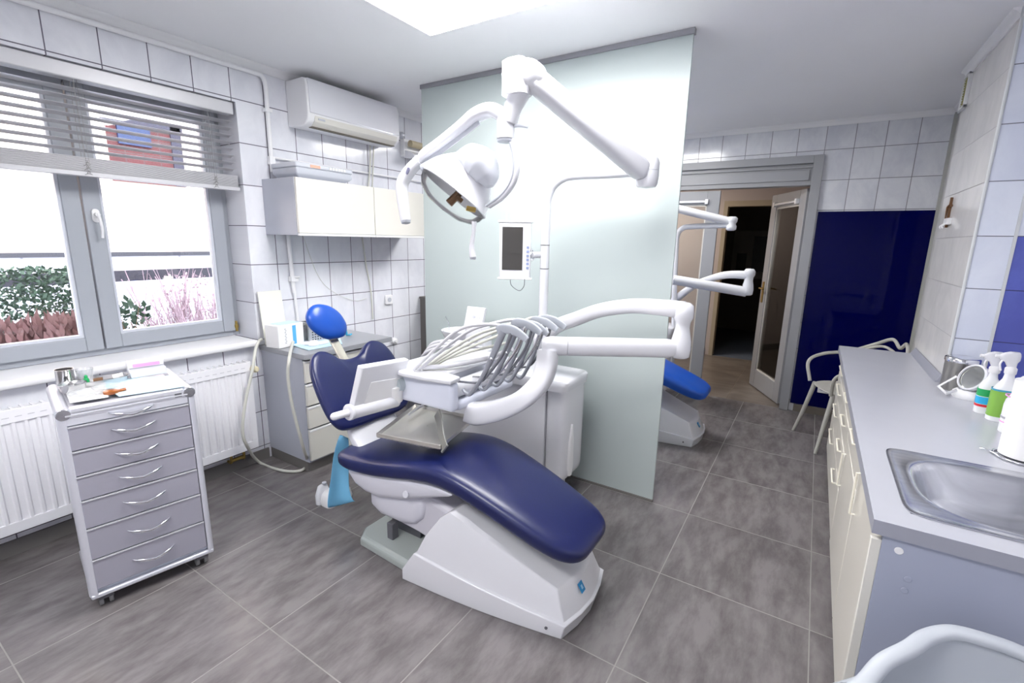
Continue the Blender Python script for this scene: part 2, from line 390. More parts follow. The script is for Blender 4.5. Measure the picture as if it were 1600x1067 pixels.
# ------------------------------------------------------------------ outside
GZ = -.45
b = MB(); b.bx(-30, WX-.33, -20, 30, GZ-.1, GZ); tag(build('snowy_ground', b, noise_tint(mat('thawing snow ground', (.62, .62, .66), .9), 1.2, .25)), 'pale snowy ground outside the window', 'ground')['kind'] = 'structure'
HX = -8.6
hb = thing('neighbour_house', 'peach rendered house with a stone base seen through the window', 'building', (HX, 3, GZ))
b = MB(); zt0 = at(290, 393, 0, HX).z; b.bx(HX-3, HX, -14, 22, zt0, 9)
build('facade', b, mat('peach render', (.80, .62, .50), .9), hb)
b = MB(); b.bx(HX-2.9, HX+.03, -14, 22, GZ, zt0-.06)
build('stone_base', b, tile_mat('white stone base', (1, 2), (0, .3), (.9, .42), (.62, .61, .66), (.48, .47, .52), (.30, .29, .34), .012, .8, (2, 3, 1)), hb)
b = MB(); b.bx(HX-2.9, HX+.06, -14, 22, zt0-.06, zt0); build('base_ledge', b, mat('dark ledge', (.03, .028, .035), .7), hb)
q = [at(*p, 0, HX) for p in ((172, 190), (275, 190), (275, 255), (172, 255))]
y0_, y1_ = min(v.y for v in q), max(v.y for v in q); z1_, z0_ = q[0].z-.02, q[2].z-.35
b = MB(); b.bx(HX-.2, HX+.02, y0_, y1_, z0_, z1_)
lg = build('brick_balcony', b, tile_mat('red brick', (1, 2), (0, 0), (.22, .07), (.10, .022, .022), (.075, .018, .018), (.07, .04, .038), .008, .8, (3, 3, 1)), hb)
b = MB(); b.bx(HX-.1, HX+.05, y0_-.05, y1_+.05, z1_, z1_+.12); b.bx(HX-.1, HX+.05, y1_-.12, y1_+.02, z0_, z1_+.1); build('dark_lintel', b, mat('dark lintel', (.035, .03, .045), .8), lg)  # lintel and end post share one even dark colour
b = MB(); b.bx(HX-.1, HX+.06, y0_+.12, y0_+.52, z1_-.26, z1_-.02); build('window_pane', b, mat('far window', (.01, .02, .07), .3), lg)
fn_ = thing('garden_railing', 'dark horizontal railing outside between window and stone wall', 'railing', (-6.2, 2.0, GZ))
za, zb_ = at(300, 419, 0, -6.2).z, at(300, 434, 0, -6.2).z
b = MB(); b.bx(-6.24, -6.16, -8, 12, zb_, za); build('rail', b, mat('dark railing paint', (.02, .018, .028), .5), fn_)
for yy in (-2.2, -.2, 1.8, 3.8, 5.8):
    b = MB(); b.bx(-6.23, -6.17, yy, yy+.08, GZ, zb_+.02); build('post', b, m_darkgrey, fn_)
def leaf_bush(name, label, c, size, n, m, lw=.05, twigs=0, tm=None, cat='bush', blade=False):
    t = thing(name, label, cat, (c[0], c[1], GZ))
    b = MB(); rnd = random.Random(hash(label) % 999 if 0 else len(label)*7)
    for i in range(n):
        a, h, rr = rnd.uniform(0, 2*pi), rnd.random(), rnd.random()**.5
        p = V((c[0]+cos(a)*rr*size[0]*(1-.5*h*h), c[1]+sin(a)*rr*size[1]*(1-.5*h*h), GZ+size[2]*h))
        d = V((rnd.uniform(-1, 1), rnd.uniform(-1, 1), rnd.uniform(-.3, 1.2) if not blade else rnd.uniform(1.5, 3))).normalized(); w = d.orthogonal().normalized()*lw*.35
        L_ = lw*rnd.uniform(.7, 1.5)*(1.7 if blade else 1)
        vs = [b.bm.verts.new(q) for q in (p, p+d*L_*.5+w, p+d*L_, p+d*L_*.5-w)]; b.face(vs)
    o = build('foliage', b, m, t)
    if twigs:
        b = MB()
        for i in range(twigs):
            a = rnd.uniform(0, 2*pi); rr = rnd.random()
            p0 = V((c[0]+cos(a)*.1, c[1]+sin(a)*.1, GZ)); p3 = V((c[0]+cos(a)*rr*size[0], c[1]+sin(a)*rr*size[1], GZ+size[2]*rnd.uniform(.6, 1)))
            pm = (p0+p3)/2 + V((rnd.uniform(-.1, .1), rnd.uniform(-.1, .1), .08)); b.tube([p0, pm, p3], [.012, .004], n=5, k=3)
            for j in range(4):
                e_ = p3+V((rnd.uniform(-.2, .2), rnd.uniform(-.2, .2), rnd.uniform(-.1, .22))); b.tube([pm.lerp(p3, j/4), e_], [.004, .0015], n=4, smooth=False)
        build('twigs', b, tm or m_brown, t)
    return t
m_leafg = mat('evergreen leaf', (.03, .06, .032), .6); m_leafr = mat('withered red leaf', (.15, .065, .06), .7); m_leafp = mat('pale dry twig', (.34, .24, .27), .8)
def G(px, py, x): return at(px, py, 0, x)
c1 = G(60, 470, -5.4); leaf_bush('evergreen_shrub', 'dark green evergreen shrub behind the left window pane', (-5.4, c1.y, 0), (.3, .75, c1.z+.26-GZ), 6500, m_leafg, .04)
c1 = G(40, 490, -4.3); leaf_bush('withered_plant', 'withered reddish leaves low outside the left window pane', (-4.3, c1.y, 0), (.25, .55, c1.z-.10-GZ), 2600, m_leafr, .05, blade=True)
c1 = G(100, 500, -3.9); leaf_bush('withered_plant', 'withered reddish leaves outside, beside the centre post of the window', (-3.9, c1.y, 0), (.15, .16, c1.z-.04-GZ), 1100, m_leafr, .045, blade=True)
c1 = G(300, 430, -5.6); leaf_bush('bare_shrub', 'bare twiggy shrub outside the right window pane', (-5.6, c1.y, 0), (.35, .62, c1.z-GZ), 500, m_leafp, .035, twigs=90, tm=m_leafp)
c1 = G(205, 470, -4.7); leaf_bush('small_conifer', 'small green conifer outside, just right of the centre post', (-4.7, c1.y, 0), (.15, .2, c1.z-GZ), 400, m_leafg, .06, twigs=12)

# ------------------------------------------------------------------ ceiling lights
def led(x0, x1, y0, y1, label):
    t = thing('ceiling_light', label, 'ceiling light', ((x0+x1)/2, (y0+y1)/2, CZ-.028))
    b = MB(); w = .022
    for a in ((x0-w, x1+w, y0-w, y0), (x0-w, x1+w, y1, y1+w), (x0-w, x0, y0, y1), (x1, x1+w, y0, y1)): b.bx(*a, CZ-.028, CZ)
    build('frame', b, m_white2, t, bevel=.002)
    b = MB(); b.bx(x0, x1, y0, y1, CZ-.024, CZ-.018); build('diffuser', b, m_led, t); return t
led(-1.80, -.62, 1.44, 2.02, 'square-cornered glowing white panel on the ceiling above the dental chair')
led(-1.80, -.62, -.75, -.17, 'added glowing fill panel on the ceiling behind the camera, over the near floor')  # unseen panel, added to give the room more light
led(-2.2, -1.05, 3.6, 4.1, 'added glowing fill panel on the ceiling, hidden behind the frosted partition')  # hidden panel, added to brighten the far wall and ceiling

# ------------------------------------------------------------------ partition
GY = 2.65
pt = thing('glass_partition', 'tall frosted pale green glass partition standing behind the dental chair', 'partition', (-1.55, GY, 0))
b = MB(); b.bx(-2.455, -.652, GY, GY+.012, .012, 2.545); build('glass_panel', b, m_partition, pt, bevel=.0015)
b = MB(); b.bx(-2.46, -.645, GY-.010, GY+.022, 2.532, CZ); build('top_rail', b, mat('grey rail', (.33, .33, .36), .35, metal=.5), pt, bevel=.002)
b = MB(); b.bx(-2.455, -.652, GY-.008, GY+.02, .0, .013); build('floor_rail', b, m_plinth, pt)

# ------------------------------------------------------------------ door, hall
yc = FY-.02
b = MB()
cas = .075
b.bx(DX1-cas, DX1, yc-.012, yc+.16, 0, DZ); b.bx(DX0, DX0+cas, yc-.012, yc+.16, 0, DZ); b.bx(DX0+cas, DX1-cas, yc-.012, yc+.16, DZ-cas+.01, DZ)
b.bx(DX0+cas, DX1-cas, yc+.02, yc+.14, 2.045, DZ-.05)
struct('trim_12', b, m_doorpaint, bevel=.003)
b = MB(); b.bx(DX0+.16, DX1-cas-.02, yc+.008, yc+.022, 2.085, 2.175); b.bx(DX0+cas, DX1-cas, yc+.004, yc+.022, 2.19, 2.205); struct('trim_13', b, m_doorpaint, bevel=.002)
def leaf(hinge, ang, width, name, hand, label):
    """glazed leaf, local x from the hinge"""
    R = Matrix.Rotation(ang, 3, 'Z'); h = V(hinge)
    def bxx(b, x0, x1, y0, y1, z0, z1): b.box(h+R@V(((x0+x1)/2, (y0+y1)/2, (z0+z1)/2)), (abs(x1-x0), y1-y0, z1-z0), R)
    sg = 1 if width > 0 else -1; w = abs(width); st = .115
    t = bpy.data.objects.new(name, None); COL.objects.link(t); t.location = h; ORG[t.name] = h.copy(); t['kind'] = 'structure'; t['label'] = label
    b = MB()
    for a0, a1, z0, z1 in ((0, st, .01, 2.03), (w-st, w, .01, 2.03), (st, w-st, .01, .20), (st, w-st, 1.90, 2.03)): bxx(b, sg*a0, sg*a1, -.02, .02, z0, z1)
    build('door_leaf', b, m_doorpaint, t, bevel=.003)
    b = MB(); bxx(b, sg*(st-.005), sg*(w-st+.005), -.003, .003, .195, 1.905); build('door_pane', b, m_glass, t)
    b = MB()
    for a0, a1, z0, z1 in ((st-.002, st+.012, .2, 1.9), (w-st-.012, w-st+.002, .2, 1.9), (st, w-st, .198, .212), (st, w-st, 1.888, 1.902)): bxx(b, sg*a0, sg*a1, -.012, .012, z0, z1)
    build('glazing_bead', b, mat('pale door bead', (.62, .60, .56), .4), t)
    b = MB(); p = h+R@V((sg*(st+.02), -.035, 1.93)); q_ = h+R@V((sg*(w-st-.0), -.035, 1.93)); b.cyl(p, q_, .013, n=12); b.box(q_, (.03, .03, .045), R); b.box(p, (.03, .03, .045), R); build('roller_blind', b, m_white2, t)
    if hand:
        b = MB()
        for s_ in (-1, 1):
            bxx(b, sg*(w-.075), sg*(w-.04), s_*.024-.004, s_*.024+.004, .93, 1.15)
            b.tube([h+R@V((sg*(w-.057), s_*.028, 1.08)), h+R@V((sg*(w-.057), s_*.06, 1.08)), h+R@V((sg*(w-.10), s_*.068, 1.08)), h+R@V((sg*(w-.17), s_*.066, 1.078))], .008, n=8)
        build('door_handle', b, m_brass, t)
    return t
DM = -.86
leaf((DX0+cas, yc+.06, 0), 0, DM-(DX0+cas), 'door_1', False, 'closed glazed grey door leaf beside the frosted partition')
leaf((DX1-cas-.005, yc+.12, 0), radians(-63), -.70, 'door_2', True, 'glazed grey door leaf standing open into the hall')
HYE = 7.0
struct('floor_hall', MB().bx(-3.4, 1.2, FY+.005, HYE, -.1, -.001), m_hallfloor)
struct('floor_office', MB().bx(-3.4, 1.2, HYE, 9.6, -.1, -.001), mat('office carpet', (.10, .12, .16), .8))
struct('ceiling_hall', MB().bx(-3.4, 1.2, FY+.12, 9.7, 2.5, 2.6), mat('hall ceiling paint', (.55, .46, .36), .8))
b = MB(); b.bx(.55, .65, FY+.12, 9.6, 0, 2.5); struct('wall_hall_right', b, m_hallwarm)
b = MB(); b.bx(-3.4, -3.3, FY+.12, 9.6, 0, 2.5); struct('wall_hall_left', b, m_beige)
OX0, OX1 = at(1118, 450, 1, 7).x, at(1204, 450, 1, 7).x
b = MB(); b.bx(-3.3, OX0, HYE, HYE+.1, 0, 2.5); b.bx(OX1, .55, HYE, HYE+.1, 0, 2.5); b.bx(OX0, OX1, HYE, HYE+.1, 2.05, 2.5); struct('wall_hall_back', b, m_beige)
b = MB(); b.bx(OX0, OX0+.05, HYE-.02, HYE+.12, 0, 2.09); b.bx(OX1-.06, OX1+.03, HYE-.02, HYE+.12, 0, 2.09); b.bx(OX0+.05, OX1-.06, HYE-.02, HYE+.12, 2.02, 2.09); struct('trim_14', b, m_wooddoor)
b = MB(); b.bx(-3.3, .55, 9.5, 9.6, 0, 2.5); struct('wall_office', b, m_darkwall)
b = MB(); b.bx(-3.3, OX0-.05, HYE-.012, HYE, 0, .09); b.bx(OX1+.03, .55, HYE-.012, HYE, 0, .09); struct('baseboard_hall', b, m_plinth)
pf = thing('framed_picture', 'framed picture with dark image on the far office wall through the doorway', 'picture', (-2.0, 9.47, 1.3))
pc = at(1181, 398, 1, 9.48)
b = MB(); b.bx(pc.x-.38, pc.x+.30, 9.47, 9.5, pc.z-.42, pc.z+.42); build('mount', b, mat('grey mount card', (.26, .25, .23), .6), pf)
b = MB(); b.bx(pc.x-.05, pc.x+.24, 9.462, 9.47, pc.z-.30, pc.z+.32); b.bx(pc.x-.30, pc.x-.14, 9.462, 9.47, pc.z-.28, pc.z+.02); build('print', b, m_black, pf)
bl_ = bpy.data.lights.new('hall_lamp', 'AREA'); bl_.energy = 10; bl_.size = .5; bl_.color = (1, .88, .76); blo = bpy.data.objects.new('hall_lamp', bl_); COL.objects.link(blo); blo.location = (-2.0, 6.0, 2.44)
hl = thing('hall_lamp_fixture', 'flat hall ceiling lamp seen through the doorway', 'ceiling light', (-1.0, 6.2, 2.45))
hp2 = at(1152, 294, 2, 2.46); b = MB(); b.lathe([(.14, 0), (.14, .035), (.02, .04)], (hp2.x, hp2.y, 2.455)); build('lamp_body', b, m_white2, hl)
# white chair with plastic seat in the dark office
def masters_chair(name, label, m, loc, rz):
    """plastic armchair with three looping back bands"""
    t = bpy.data.objects.new(name, None); COL.objects.link(t); ORG[t.name] = V((0, 0, 0)); tag(t, label, 'chair')
    out = [(.225*math.copysign(abs(cos(a))**.75, cos(a)), .215*math.copysign(abs(sin(a))**.75, sin(a))) for a in [2*pi*i/40 for i in range(40)]]
    b = MB(); b.pillow(out, lambda a, c, h: V((a, c, .455+h-.02*(1-(a/.225)**2)*(1-(c/.22)**2))), .012); build('seat', b, m, t, smooth=60)
    for sx_, sy_ in ((1, 1), (1, -1), (-1, 1), (-1, -1)):
        b = MB(); b.tube([(.17*sx_, .17*sy_, .45), (.20*sx_, .215*sy_, .2), (.235*sx_, .255*sy_, 0)], [.018, .015, .011], n=10); build('leg', b, m, t, smooth=60)
    def band(pts, r=.0135):
        b = MB(); b.tube(pts, 0, flat=[(r, r*.8)], n=10, k=8); build('back_band', b, m, t, smooth=60)
    # outer arm/back hoop: front legs up over the arms and round the back
    band([(.20, -.20, .45), (.255, -.21, .60), (.285, -.10, .665), (.275, .08, .70), (.21, .22, .78), (.09, .275, .845), (0, .285, .80), (-.09, .275, .845), (-.21, .22, .78), (-.275, .08, .70), (-.285, -.10, .665), (-.255, -.21, .60), (-.20, -.20, .45)])
    band([(.19, .17, .45), (.27, .10, .60), (.26, .14, .70), (.16, .25, .775), (0, .285, .74), (-.10, .27, .66), (-.17, .20, .52), (-.17, .17, .45)])
    band([(-.19, .17, .45), (-.27, .10, .60), (-.26, .14, .70), (-.16, .25, .775), (0, .275, .74), (.10, .26, .66), (.17, .19, .52), (.17, .16, .45)])
    t.location = loc; t.rotation_euler = (0, 0, rz); return t
sc = at(1297, 606, 2, .45)
masters_chair('plastic_armchair', 'warm grey plastic chair with looping back bands beyond the worktop end', m_chair, (sc.x+.12, sc.y+.02, 0), radians(-70))
oc = at(1165, 505, 2, 0); masters_chair('plastic_armchair', 'pale chair standing in the dark office through the doorway', mat('pale chair plastic', (.5, .5, .5), .4), (-2.35, 8.9, 0), radians(160))

# blue panel on the far wall
b = MB(); b.bx(-.045, .742, FY-.012, FY-.002, .075, 1.82)
tag(build('wall_panel', b, m_bluepanel, bevel=.001), 'glossy dark blue glass panel on the far wall right of the doorway', 'wall panel')
sk = at(1291, 608, 1, FY-.02)
t = thing('wall_socket', 'double white wall socket low on the dark blue panel behind the chair', 'socket', (sk.x, FY-.013, sk.z-.04))
b = MB(); b.bx(sk.x-.065, sk.x+.065, FY-.032, FY-.013, sk.z-.04, sk.z+.04); build('plate', b, m_white2, t, bevel=.004)
for d in (-.032, .032):
    b = MB(); b.cyl((sk.x+d, FY-.034, sk.z), (sk.x+d, FY-.030, sk.z), .02); build('socket_insert', b, m_greyplastic, t)
# vent and cross on the column
v0 = at(1519, 133, 0, .62)
t = thing('air_vent', 'small white air vent grille with yellowed slats high on the column', 'vent', (.62, v0.y, v0.z-.09))
b = MB(); y_, z_ = 3.98, 2.43; hh, ww = .095, .062
for a in ((y_-ww, y_+ww, z_+hh-.014, z_+hh), (y_-ww, y_+ww, z_-hh, z_-hh+.014), (y_-ww, y_-ww+.014, z_-hh, z_+hh), (y_+ww-.014, y_+ww, z_-hh, z_+hh)): b.bx(.602, .62, *a)
build('frame', b, m_white2, t, bevel=.002)
b = MB(); m_yel = mat('yellowed plastic slats', (.36, .33, .12), .5)
for i in range(12): b.box((.612, y_, z_-hh+.02+i*.0142), (.012, 2*ww-.02, .003), Matrix.Rotation(.6, 3, 'Y'))
b.bx(.6175, .62, y_-ww+.01, y_+ww-.01, z_-hh+.01, z_+hh-.01)
build('slats', b, m_yel, t)
k0 = at(1486, 328, 0, .62)
b = MB(); b.box((.613, k0.y, k0.z-.015), (.012, .014, .17)); b.box((.612, k0.y, k0.z+.022), (.012, .075, .012))
b.tube([(.604, k0.y-.03, k0.z+.028), (.602, k0.y, k0.z+.012), (.602, k0.y+.002, k0.z-.05)], [.003, .006, .003], n=8)
tag(build('wall_cross', b, m_brown, bevel=.002), 'small brown wooden cross hung on the cream side of the column', 'cross')
k1 = at(1484, 346, 0, .62)
b = MB(); b.bx(.600, .62, k1.y-.05, k1.y+.05, k1.z-.018, k1.z+.018); b.tube([(.602, k1.y-.03, k1.z-.01), (.585, k1.y-.03, k1.z-.028), (.59, k1.y-.03, k1.z-.04)], .004, n=8); b.tube([(.602, k1.y+.03, k1.z-.01), (.585, k1.y+.03, k1.z-.028), (.59, k1.y+.03, k1.z-.04)], .004, n=8)
tag(build('wall_hook', b, m_white2, bevel=.003), 'white double hook on the column just below the cross', 'hook')

# ================================================================== WINDOW SIDE FURNITURE
# radiator
t = thing('radiator', 'white panel radiator on the wall under the window', 'radiator', (-3.03, .65, .15))
ry0, ry1, rz0, rz1, rx = -.55, 1.58, .15, .735, -2.975
b = MB(); b.bx(rx-.075, rx-.062, ry0, ry1, rz0+.02, rz1-.01)
N_ = int((ry1-ry0-.06)/.0415)
prof = []; st_ = (ry1-ry0-.06)/N_
prof.append((ry0, 0)); 
for i in range(N_):
    a = ry0+.03+i*st_
    prof += [(a+st_*.12, 0), (a+st_*.26, -.008), (a+st_*.74, -.008), (a+st_*.88, 0)]
prof.append((ry1, 0))
ring_ = [V((rx+d, a, 0)) for a, d in prof] + [V((rx-.012, a, 0)) for a in (ry1, ry0)]
b.loft([[p+Z*z for p in ring_] for z in (rz0+.05, rz1-.06)])
build('front_panel', b, m_radiator, t)
b = MB()
b.bx(rx-.012, rx+.001, ry0, ry1, rz0, rz0+.052); b.bx(rx-.012, rx+.001, ry0, ry1, rz1-.062, rz1); b.bx(rx-.075, rx, ry1-.002, ry1+.002, rz0, rz1)
build('panel_rim', b, m_radiator, t, bevel=.003)
b = MB()
n_ = 60
for i in range(n_):
    a = ry0+.02+i*(ry1-ry0-.04)/(n_-1); b.bx(rx-.066, rx-.004, a, a+.010, rz1-.004, rz1+.001)
b.bx(rx-.072, rx+.0, ry0, ry1, rz1-.001, rz1+.004) if 0 else None
build('top_grille', b, m_radiator, t)
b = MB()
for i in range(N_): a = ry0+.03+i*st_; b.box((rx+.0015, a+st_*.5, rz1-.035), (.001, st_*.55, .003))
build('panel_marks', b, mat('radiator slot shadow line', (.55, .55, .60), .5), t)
b = MB(); b.tube([(rx-.04, ry1, .69), (rx-.04, ry1+.02, .69)], .009, smooth=False); b.cyl((rx-.02, ry1+.012, .685), (rx+.035, ry1+.012, .685), .021); b.cyl((rx+.035, ry1+.012, .685), (rx+.05, ry1+.012, .685), .019, .012)
build('thermostat_valve', b, mat('yellowed thermostat', (.66, .60, .42), .45), t, bevel=.002, label='yellowed thermostat knob')
b = MB()
for yy in (1.42, 1.50): b.tube([(rx-.045, yy, .16), (rx-.045, yy, .09), (WX+.02, yy, .085)], .009, n=8)
b.cyl((rx-.045, 1.42, .10), (rx-.045, 1.50, .10), .012)
build('supply_pipe', b, m_brass, t)

# left base cabinet with worktop
CY0, CY1, CXF = 1.715, 2.335, -2.63
t = thing('drawer_cabinet', 'low grey and white drawer cabinet against the tiles between radiator and partition', 'cabinet', (-2.86, 2.02, 0))
b = MB(); b.bx(WX+.001, CXF, CY0, CY0+.018, .075, .775); b.bx(WX+.001, CXF, CY1-.018, CY1, .075, .775); b.bx(WX+.001, CXF, CY0+.018, CY1-.018, .075, .09); b.bx(WX+.001, CXF-.03, CY0+.018, CY1-.018, .76, .775)
b.bx(CXF-.03, CXF-.02, CY0+.018, CY1-.018, .09, .77)
build('body', b, m_greyside, t)
b = MB(); b.bx(WX+.001, CXF-.03, CY0+.005, CY1-.005, 0, .075); build('plinth', b, m_plinth, t)
for z0, z1 in ((.09, .305), (.312, .46), (.467, .61), (.617, .765)):
    b = MB(); b.bx(CXF, CXF+.019, CY0+.003, CY1-.003, z0, z1-.006)
    d = build('drawer', b, m_offwhite, t, bevel=.003)
    b = MB(); b.bx(CXF+.001, CXF+.022, CY0+.004, CY1-.004, z1-.016, z1-.004); build('drawer_lip', b, m_white2, d, bevel=.002)
b = MB(); b.bx(WX+.001, CXF+.045, CY0-.012, CY1+.09, .776, .808)
tag(build('worktop', b, noise_tint(mat('mid grey worktop', (.33, .34, .37), .3), 4, .03), bevel=.002), 'grey worktop on the low drawer cabinet by the window wall', 'worktop')
WT = .809
# things on it
def on_top(px, py, z=WT): return at(px, py, 2, z)
b = MB(); q = [on_top(*p) for p in ((425, 530), (482, 548), (535, 538), (528, 520), (470, 522))]
b.loft([[p+Z*.0015 for p in q], [p+Z*.005 for p in q]]); tag(build('treatment_cloth', b, m_paperblue, smooth=20), 'pale blue paper cloth lying on the low grey worktop', 'paper cloth')
c = on_top(438, 529)
def obox(name, label, cat, c, d, ang, z0, m, bevel=.002):
    R = Matrix.Rotation(ang, 3, 'Z'); b = MB(); b.box((c.x, c.y, z0+d[2]/2), d, R); return tag(build(name, b, m, bevel=bevel), label, cat)
R10 = radians(-12)
t = thing('glove_box', 'white cardboard box with blue stripe on the worktop next to the sill', 'box', (c.x-.02, c.y, WT))
bc = V((-2.93, 1.80, WT)); Rb = Matrix.Rotation(radians(8), 3, 'Z')
ORG[t.name] = bc.copy(); t.location = bc
b = MB(); b.box(bc+V((0, 0, .075)), (.12, .20, .148), Rb); build('carton', b, m_paper, t, bevel=.002)
b = MB(); b.box(bc+Rb@V((.0605, .025, .075)), (.001, .028, .125), Rb); build('blue_stripe', b, m_bluestripe, t)
b = MB()
for k in range(9): b.box(bc+Rb@V((.0605, -.045+.004*(k % 2), .03+k*.0115)), (.0008, .010, .006), Rb)
build('print', b, mat('pale grey print', (.45, .47, .50), .6), t)
b = MB(); b.box(bc+Rb@V((0, .01, .1505)), (.10, .15, .003), Rb); build('opening', b, m_paperblue, t)
b = MB(); pc_ = bc+V((-.075, -.03, 0)); Rk = Matrix.Rotation(radians(4), 3, 'Z') @ Matrix.Rotation(radians(-6), 3, 'Y')
b.box((-3.05, 1.80, WT+.18), (.006, .17, .35), Rk); tag(build('cream_card', b, m_cardcream, bevel=.001), 'blank cream card leaning on the tiles behind the white box', 'card')
c = V((-2.93, 1.985, WT)); Rr = Matrix.Rotation(radians(3), 3, 'Z')
t = thing('instrument_rack', 'perforated steel instrument rack behind the chair headrest, on the grey worktop', 'rack', c)
b = MB(); b.box(c+V((0, -.05, .07)), (.13, .012, .14)); b.box(c+V((0, .08, .07)), (.13, .012, .14)); b.box(c+V((0, .015, .008)), (.13, .13, .012)); b.box(c+V((-.06, .015, .07)), (.01, .13, .13)); build('body', b, m_steel, t, bevel=.001)
b = MB(); b.box(c+V((.066, .015, .07)), (.004, .13, .138)); build('perforated_panel', b, m_alu, t)
b = MB()
for i in range(7):
    for j in range(5): b.cyl(c+V((.068, -.025+j*.02, .02+i*.017)), c+V((.0705, -.025+j*.02, .02+i*.017)), .0045, n=8)
o_ = build('holes', b, m_black, t); o_['kind'] = 'stuff'
c = V((-2.98, 2.14, WT))
t = thing('paper_pack', 'blue and white paper pack behind the blue headrest, on the low worktop', 'packet', c)
b = MB(); b.box(c+V((0, 0, .09)), (.02, .10, .18), Matrix.Rotation(radians(-10), 3, 'Y')); build('sheet', b, m_paper, t)
b = MB(); b.box(c+V((.03, -.04, .10)), (.02, .05, .20), Matrix.Rotation(radians(-8), 3, 'Y')); build('blue_band', b, m_paperblue, t)
b = MB(); rr_ = random.Random(4)
cc_ = on_top(494, 538)
for i in range(9):
    p = cc_+V((rr_.uniform(-.05, .05), rr_.uniform(-.06, .06), .008+.006*rr_.random())); b.ball(p, (rr_.uniform(.02, .035), rr_.uniform(.02, .04), rr_.uniform(.008, .016)), 12)
o_ = tag(build('cotton_wad', b, m_paper), 'crumpled white cotton heap beside the blue headrest', 'cotton'); o_['kind'] = 'stuff'
# drainage hose looped over the worktop with chrome tap valve
hz = [on_top(458, 534, WT+.03), on_top(456, 541, WT+.012), at(452, 560, 0, -2.57), at(450, 590, 0, -2.56), at(458, 640, 0, -2.555), at(472, 690, 0, -2.55), at(480, 722, 2, .04), at(470, 735, 2, .012), at(440, 735, 2, .012), at(405, 722, 2, .012), at(385, 695, 0, -2.9), at(379, 670, 0, -2.91), at(384, 625, 0, -2.925), at(395, 575, 0, -2.94), at(399, 548, 0, -2.985), at(404, 534, 0, -3.0), at(409, 530, 0, -3.03)]
hz[5] = at(474, 700, 0, -2.56)
t = thing('drain_hose', 'cream hose looping from the low worktop down to the floor and up past the radiator', 'hose', hz[7])
b = MB(); b.tube(hz, .0095, n=12); build('hose', b, m_hose2, t, smooth=70)
b = MB(); h0 = on_top(462, 533, WT+.02); b.cyl(h0+V((0, -.03, 0)), h0+V((0, .05, .0)), .007, n=12); b.cyl(h0+V((0, .03, 0)), h0+V((-.02, .045, .085)), .0045, n=10); b.cyl(h0+V((-.03, .0, .01)), h0+V((.03, .01, -.003)), .005, n=10); b.cyl(h0+V((0, 0, 0)), h0+V((0, 0, .03)), .010, n=12)
b.ball(h0+V((-.02, .046, .088)), .007, 10)
build('tap_valve', b, m_steel, t)
# small blue clip at worktop end
c = on_top(541, 524); b = MB(); b.cyl(c+Z*.012, c+V((.005, -.01, .045)), .012, n=10); b.cyl(c+V((0, 0, .003)), c+V((.03, .03, .010)), .005); b.cyl(c+V((0, 0, .003)), c+V((.05, .0, .010)), .004)
tag(build('suction_tip', b, mat('teal plastic', (.05, .40, .62), .4)), 'small teal tipped clip on the worktop right of the headrest', 'clip')

# wall cabinets
def wall_cab(y0, y1, label, right=False):
    t = thing('wall_cabinet', label, 'cabinet', (-2.9, (y0+y1)/2, 1.53), 'wall cabinets above the low worktop')
    b = MB(); b.bx(WX+.001, -2.742, y0, y0+.018, 1.532, 1.878); b.bx(WX+.001, -2.742, y1-.018, y1, 1.532, 1.878); b.bx(WX+.001, -2.742, y0+.018, y1-.018, 1.532, 1.55); b.bx(WX+.001, -2.742, y0+.018, y1-.018, 1.86, 1.878); b.bx(WX+.001, WX+.01, y0+.018, y1-.018, 1.55, 1.86)
    build('body', b, m_greyside, t)
    b = MB(); b.bx(-2.741, -2.722, y0+.002, y1-.002, 1.545, 1.876); d = build('door', b, m_offwhite, t, bevel=.0025)
    b = MB(); b.bx(-2.741, -2.718, y0+.002, y1-.002, 1.528, 1.543); build('handle_strip', b, m_white2, d, bevel=.003)
wall_cab(1.82, 2.428, 'left white fronted cabinet hung on the tiled wall, under the light box')
wall_cab(2.430, 3.03, 'right white fronted wall cabinet, passing behind the partition edge')
# light box lying on top of the cabinet
t = thing('viewer_box', 'flat grey device with switches lying on top of the left wall cabinet', 'device', (-2.86, 2.05, 1.88))
b = MB(); x0, x1, y0, y1 = -3.03, -2.765, 1.86, 2.29
b.loft([[V((x, y, z)) for x, y in ((x0+i, y0+i), (x1-i, y0+i), (x1-i, y1-i*1.6), (x0+i, y1-i*1.6))] for z, i in ((1.879, .035), (1.90, .012), (1.912, .004), (1.945, .004))]); build('tray_body', b, m_greyplastic, t, bevel=.006)
b = MB(); b.bx(x0, x1, y0, y1, 1.945, 1.975); l_ = build('lid', b, mat('pale device lid', (.58, .60, .66), .35), t, bevel=.008)
b = MB(); b.bx(x1-.002, x1+.003, y0+.10, y0+.17, 1.95, 1.967); build('orange_switch', b, mat('salmon label', (.75, .40, .30), .5), l_)
b = MB()
for i in range(6): b.bx(x1-.002, x1+.004, y0+.24+i*.022, y0+.256+i*.022, 1.952, 1.968)
build('buttons', b, m_white2, l_)
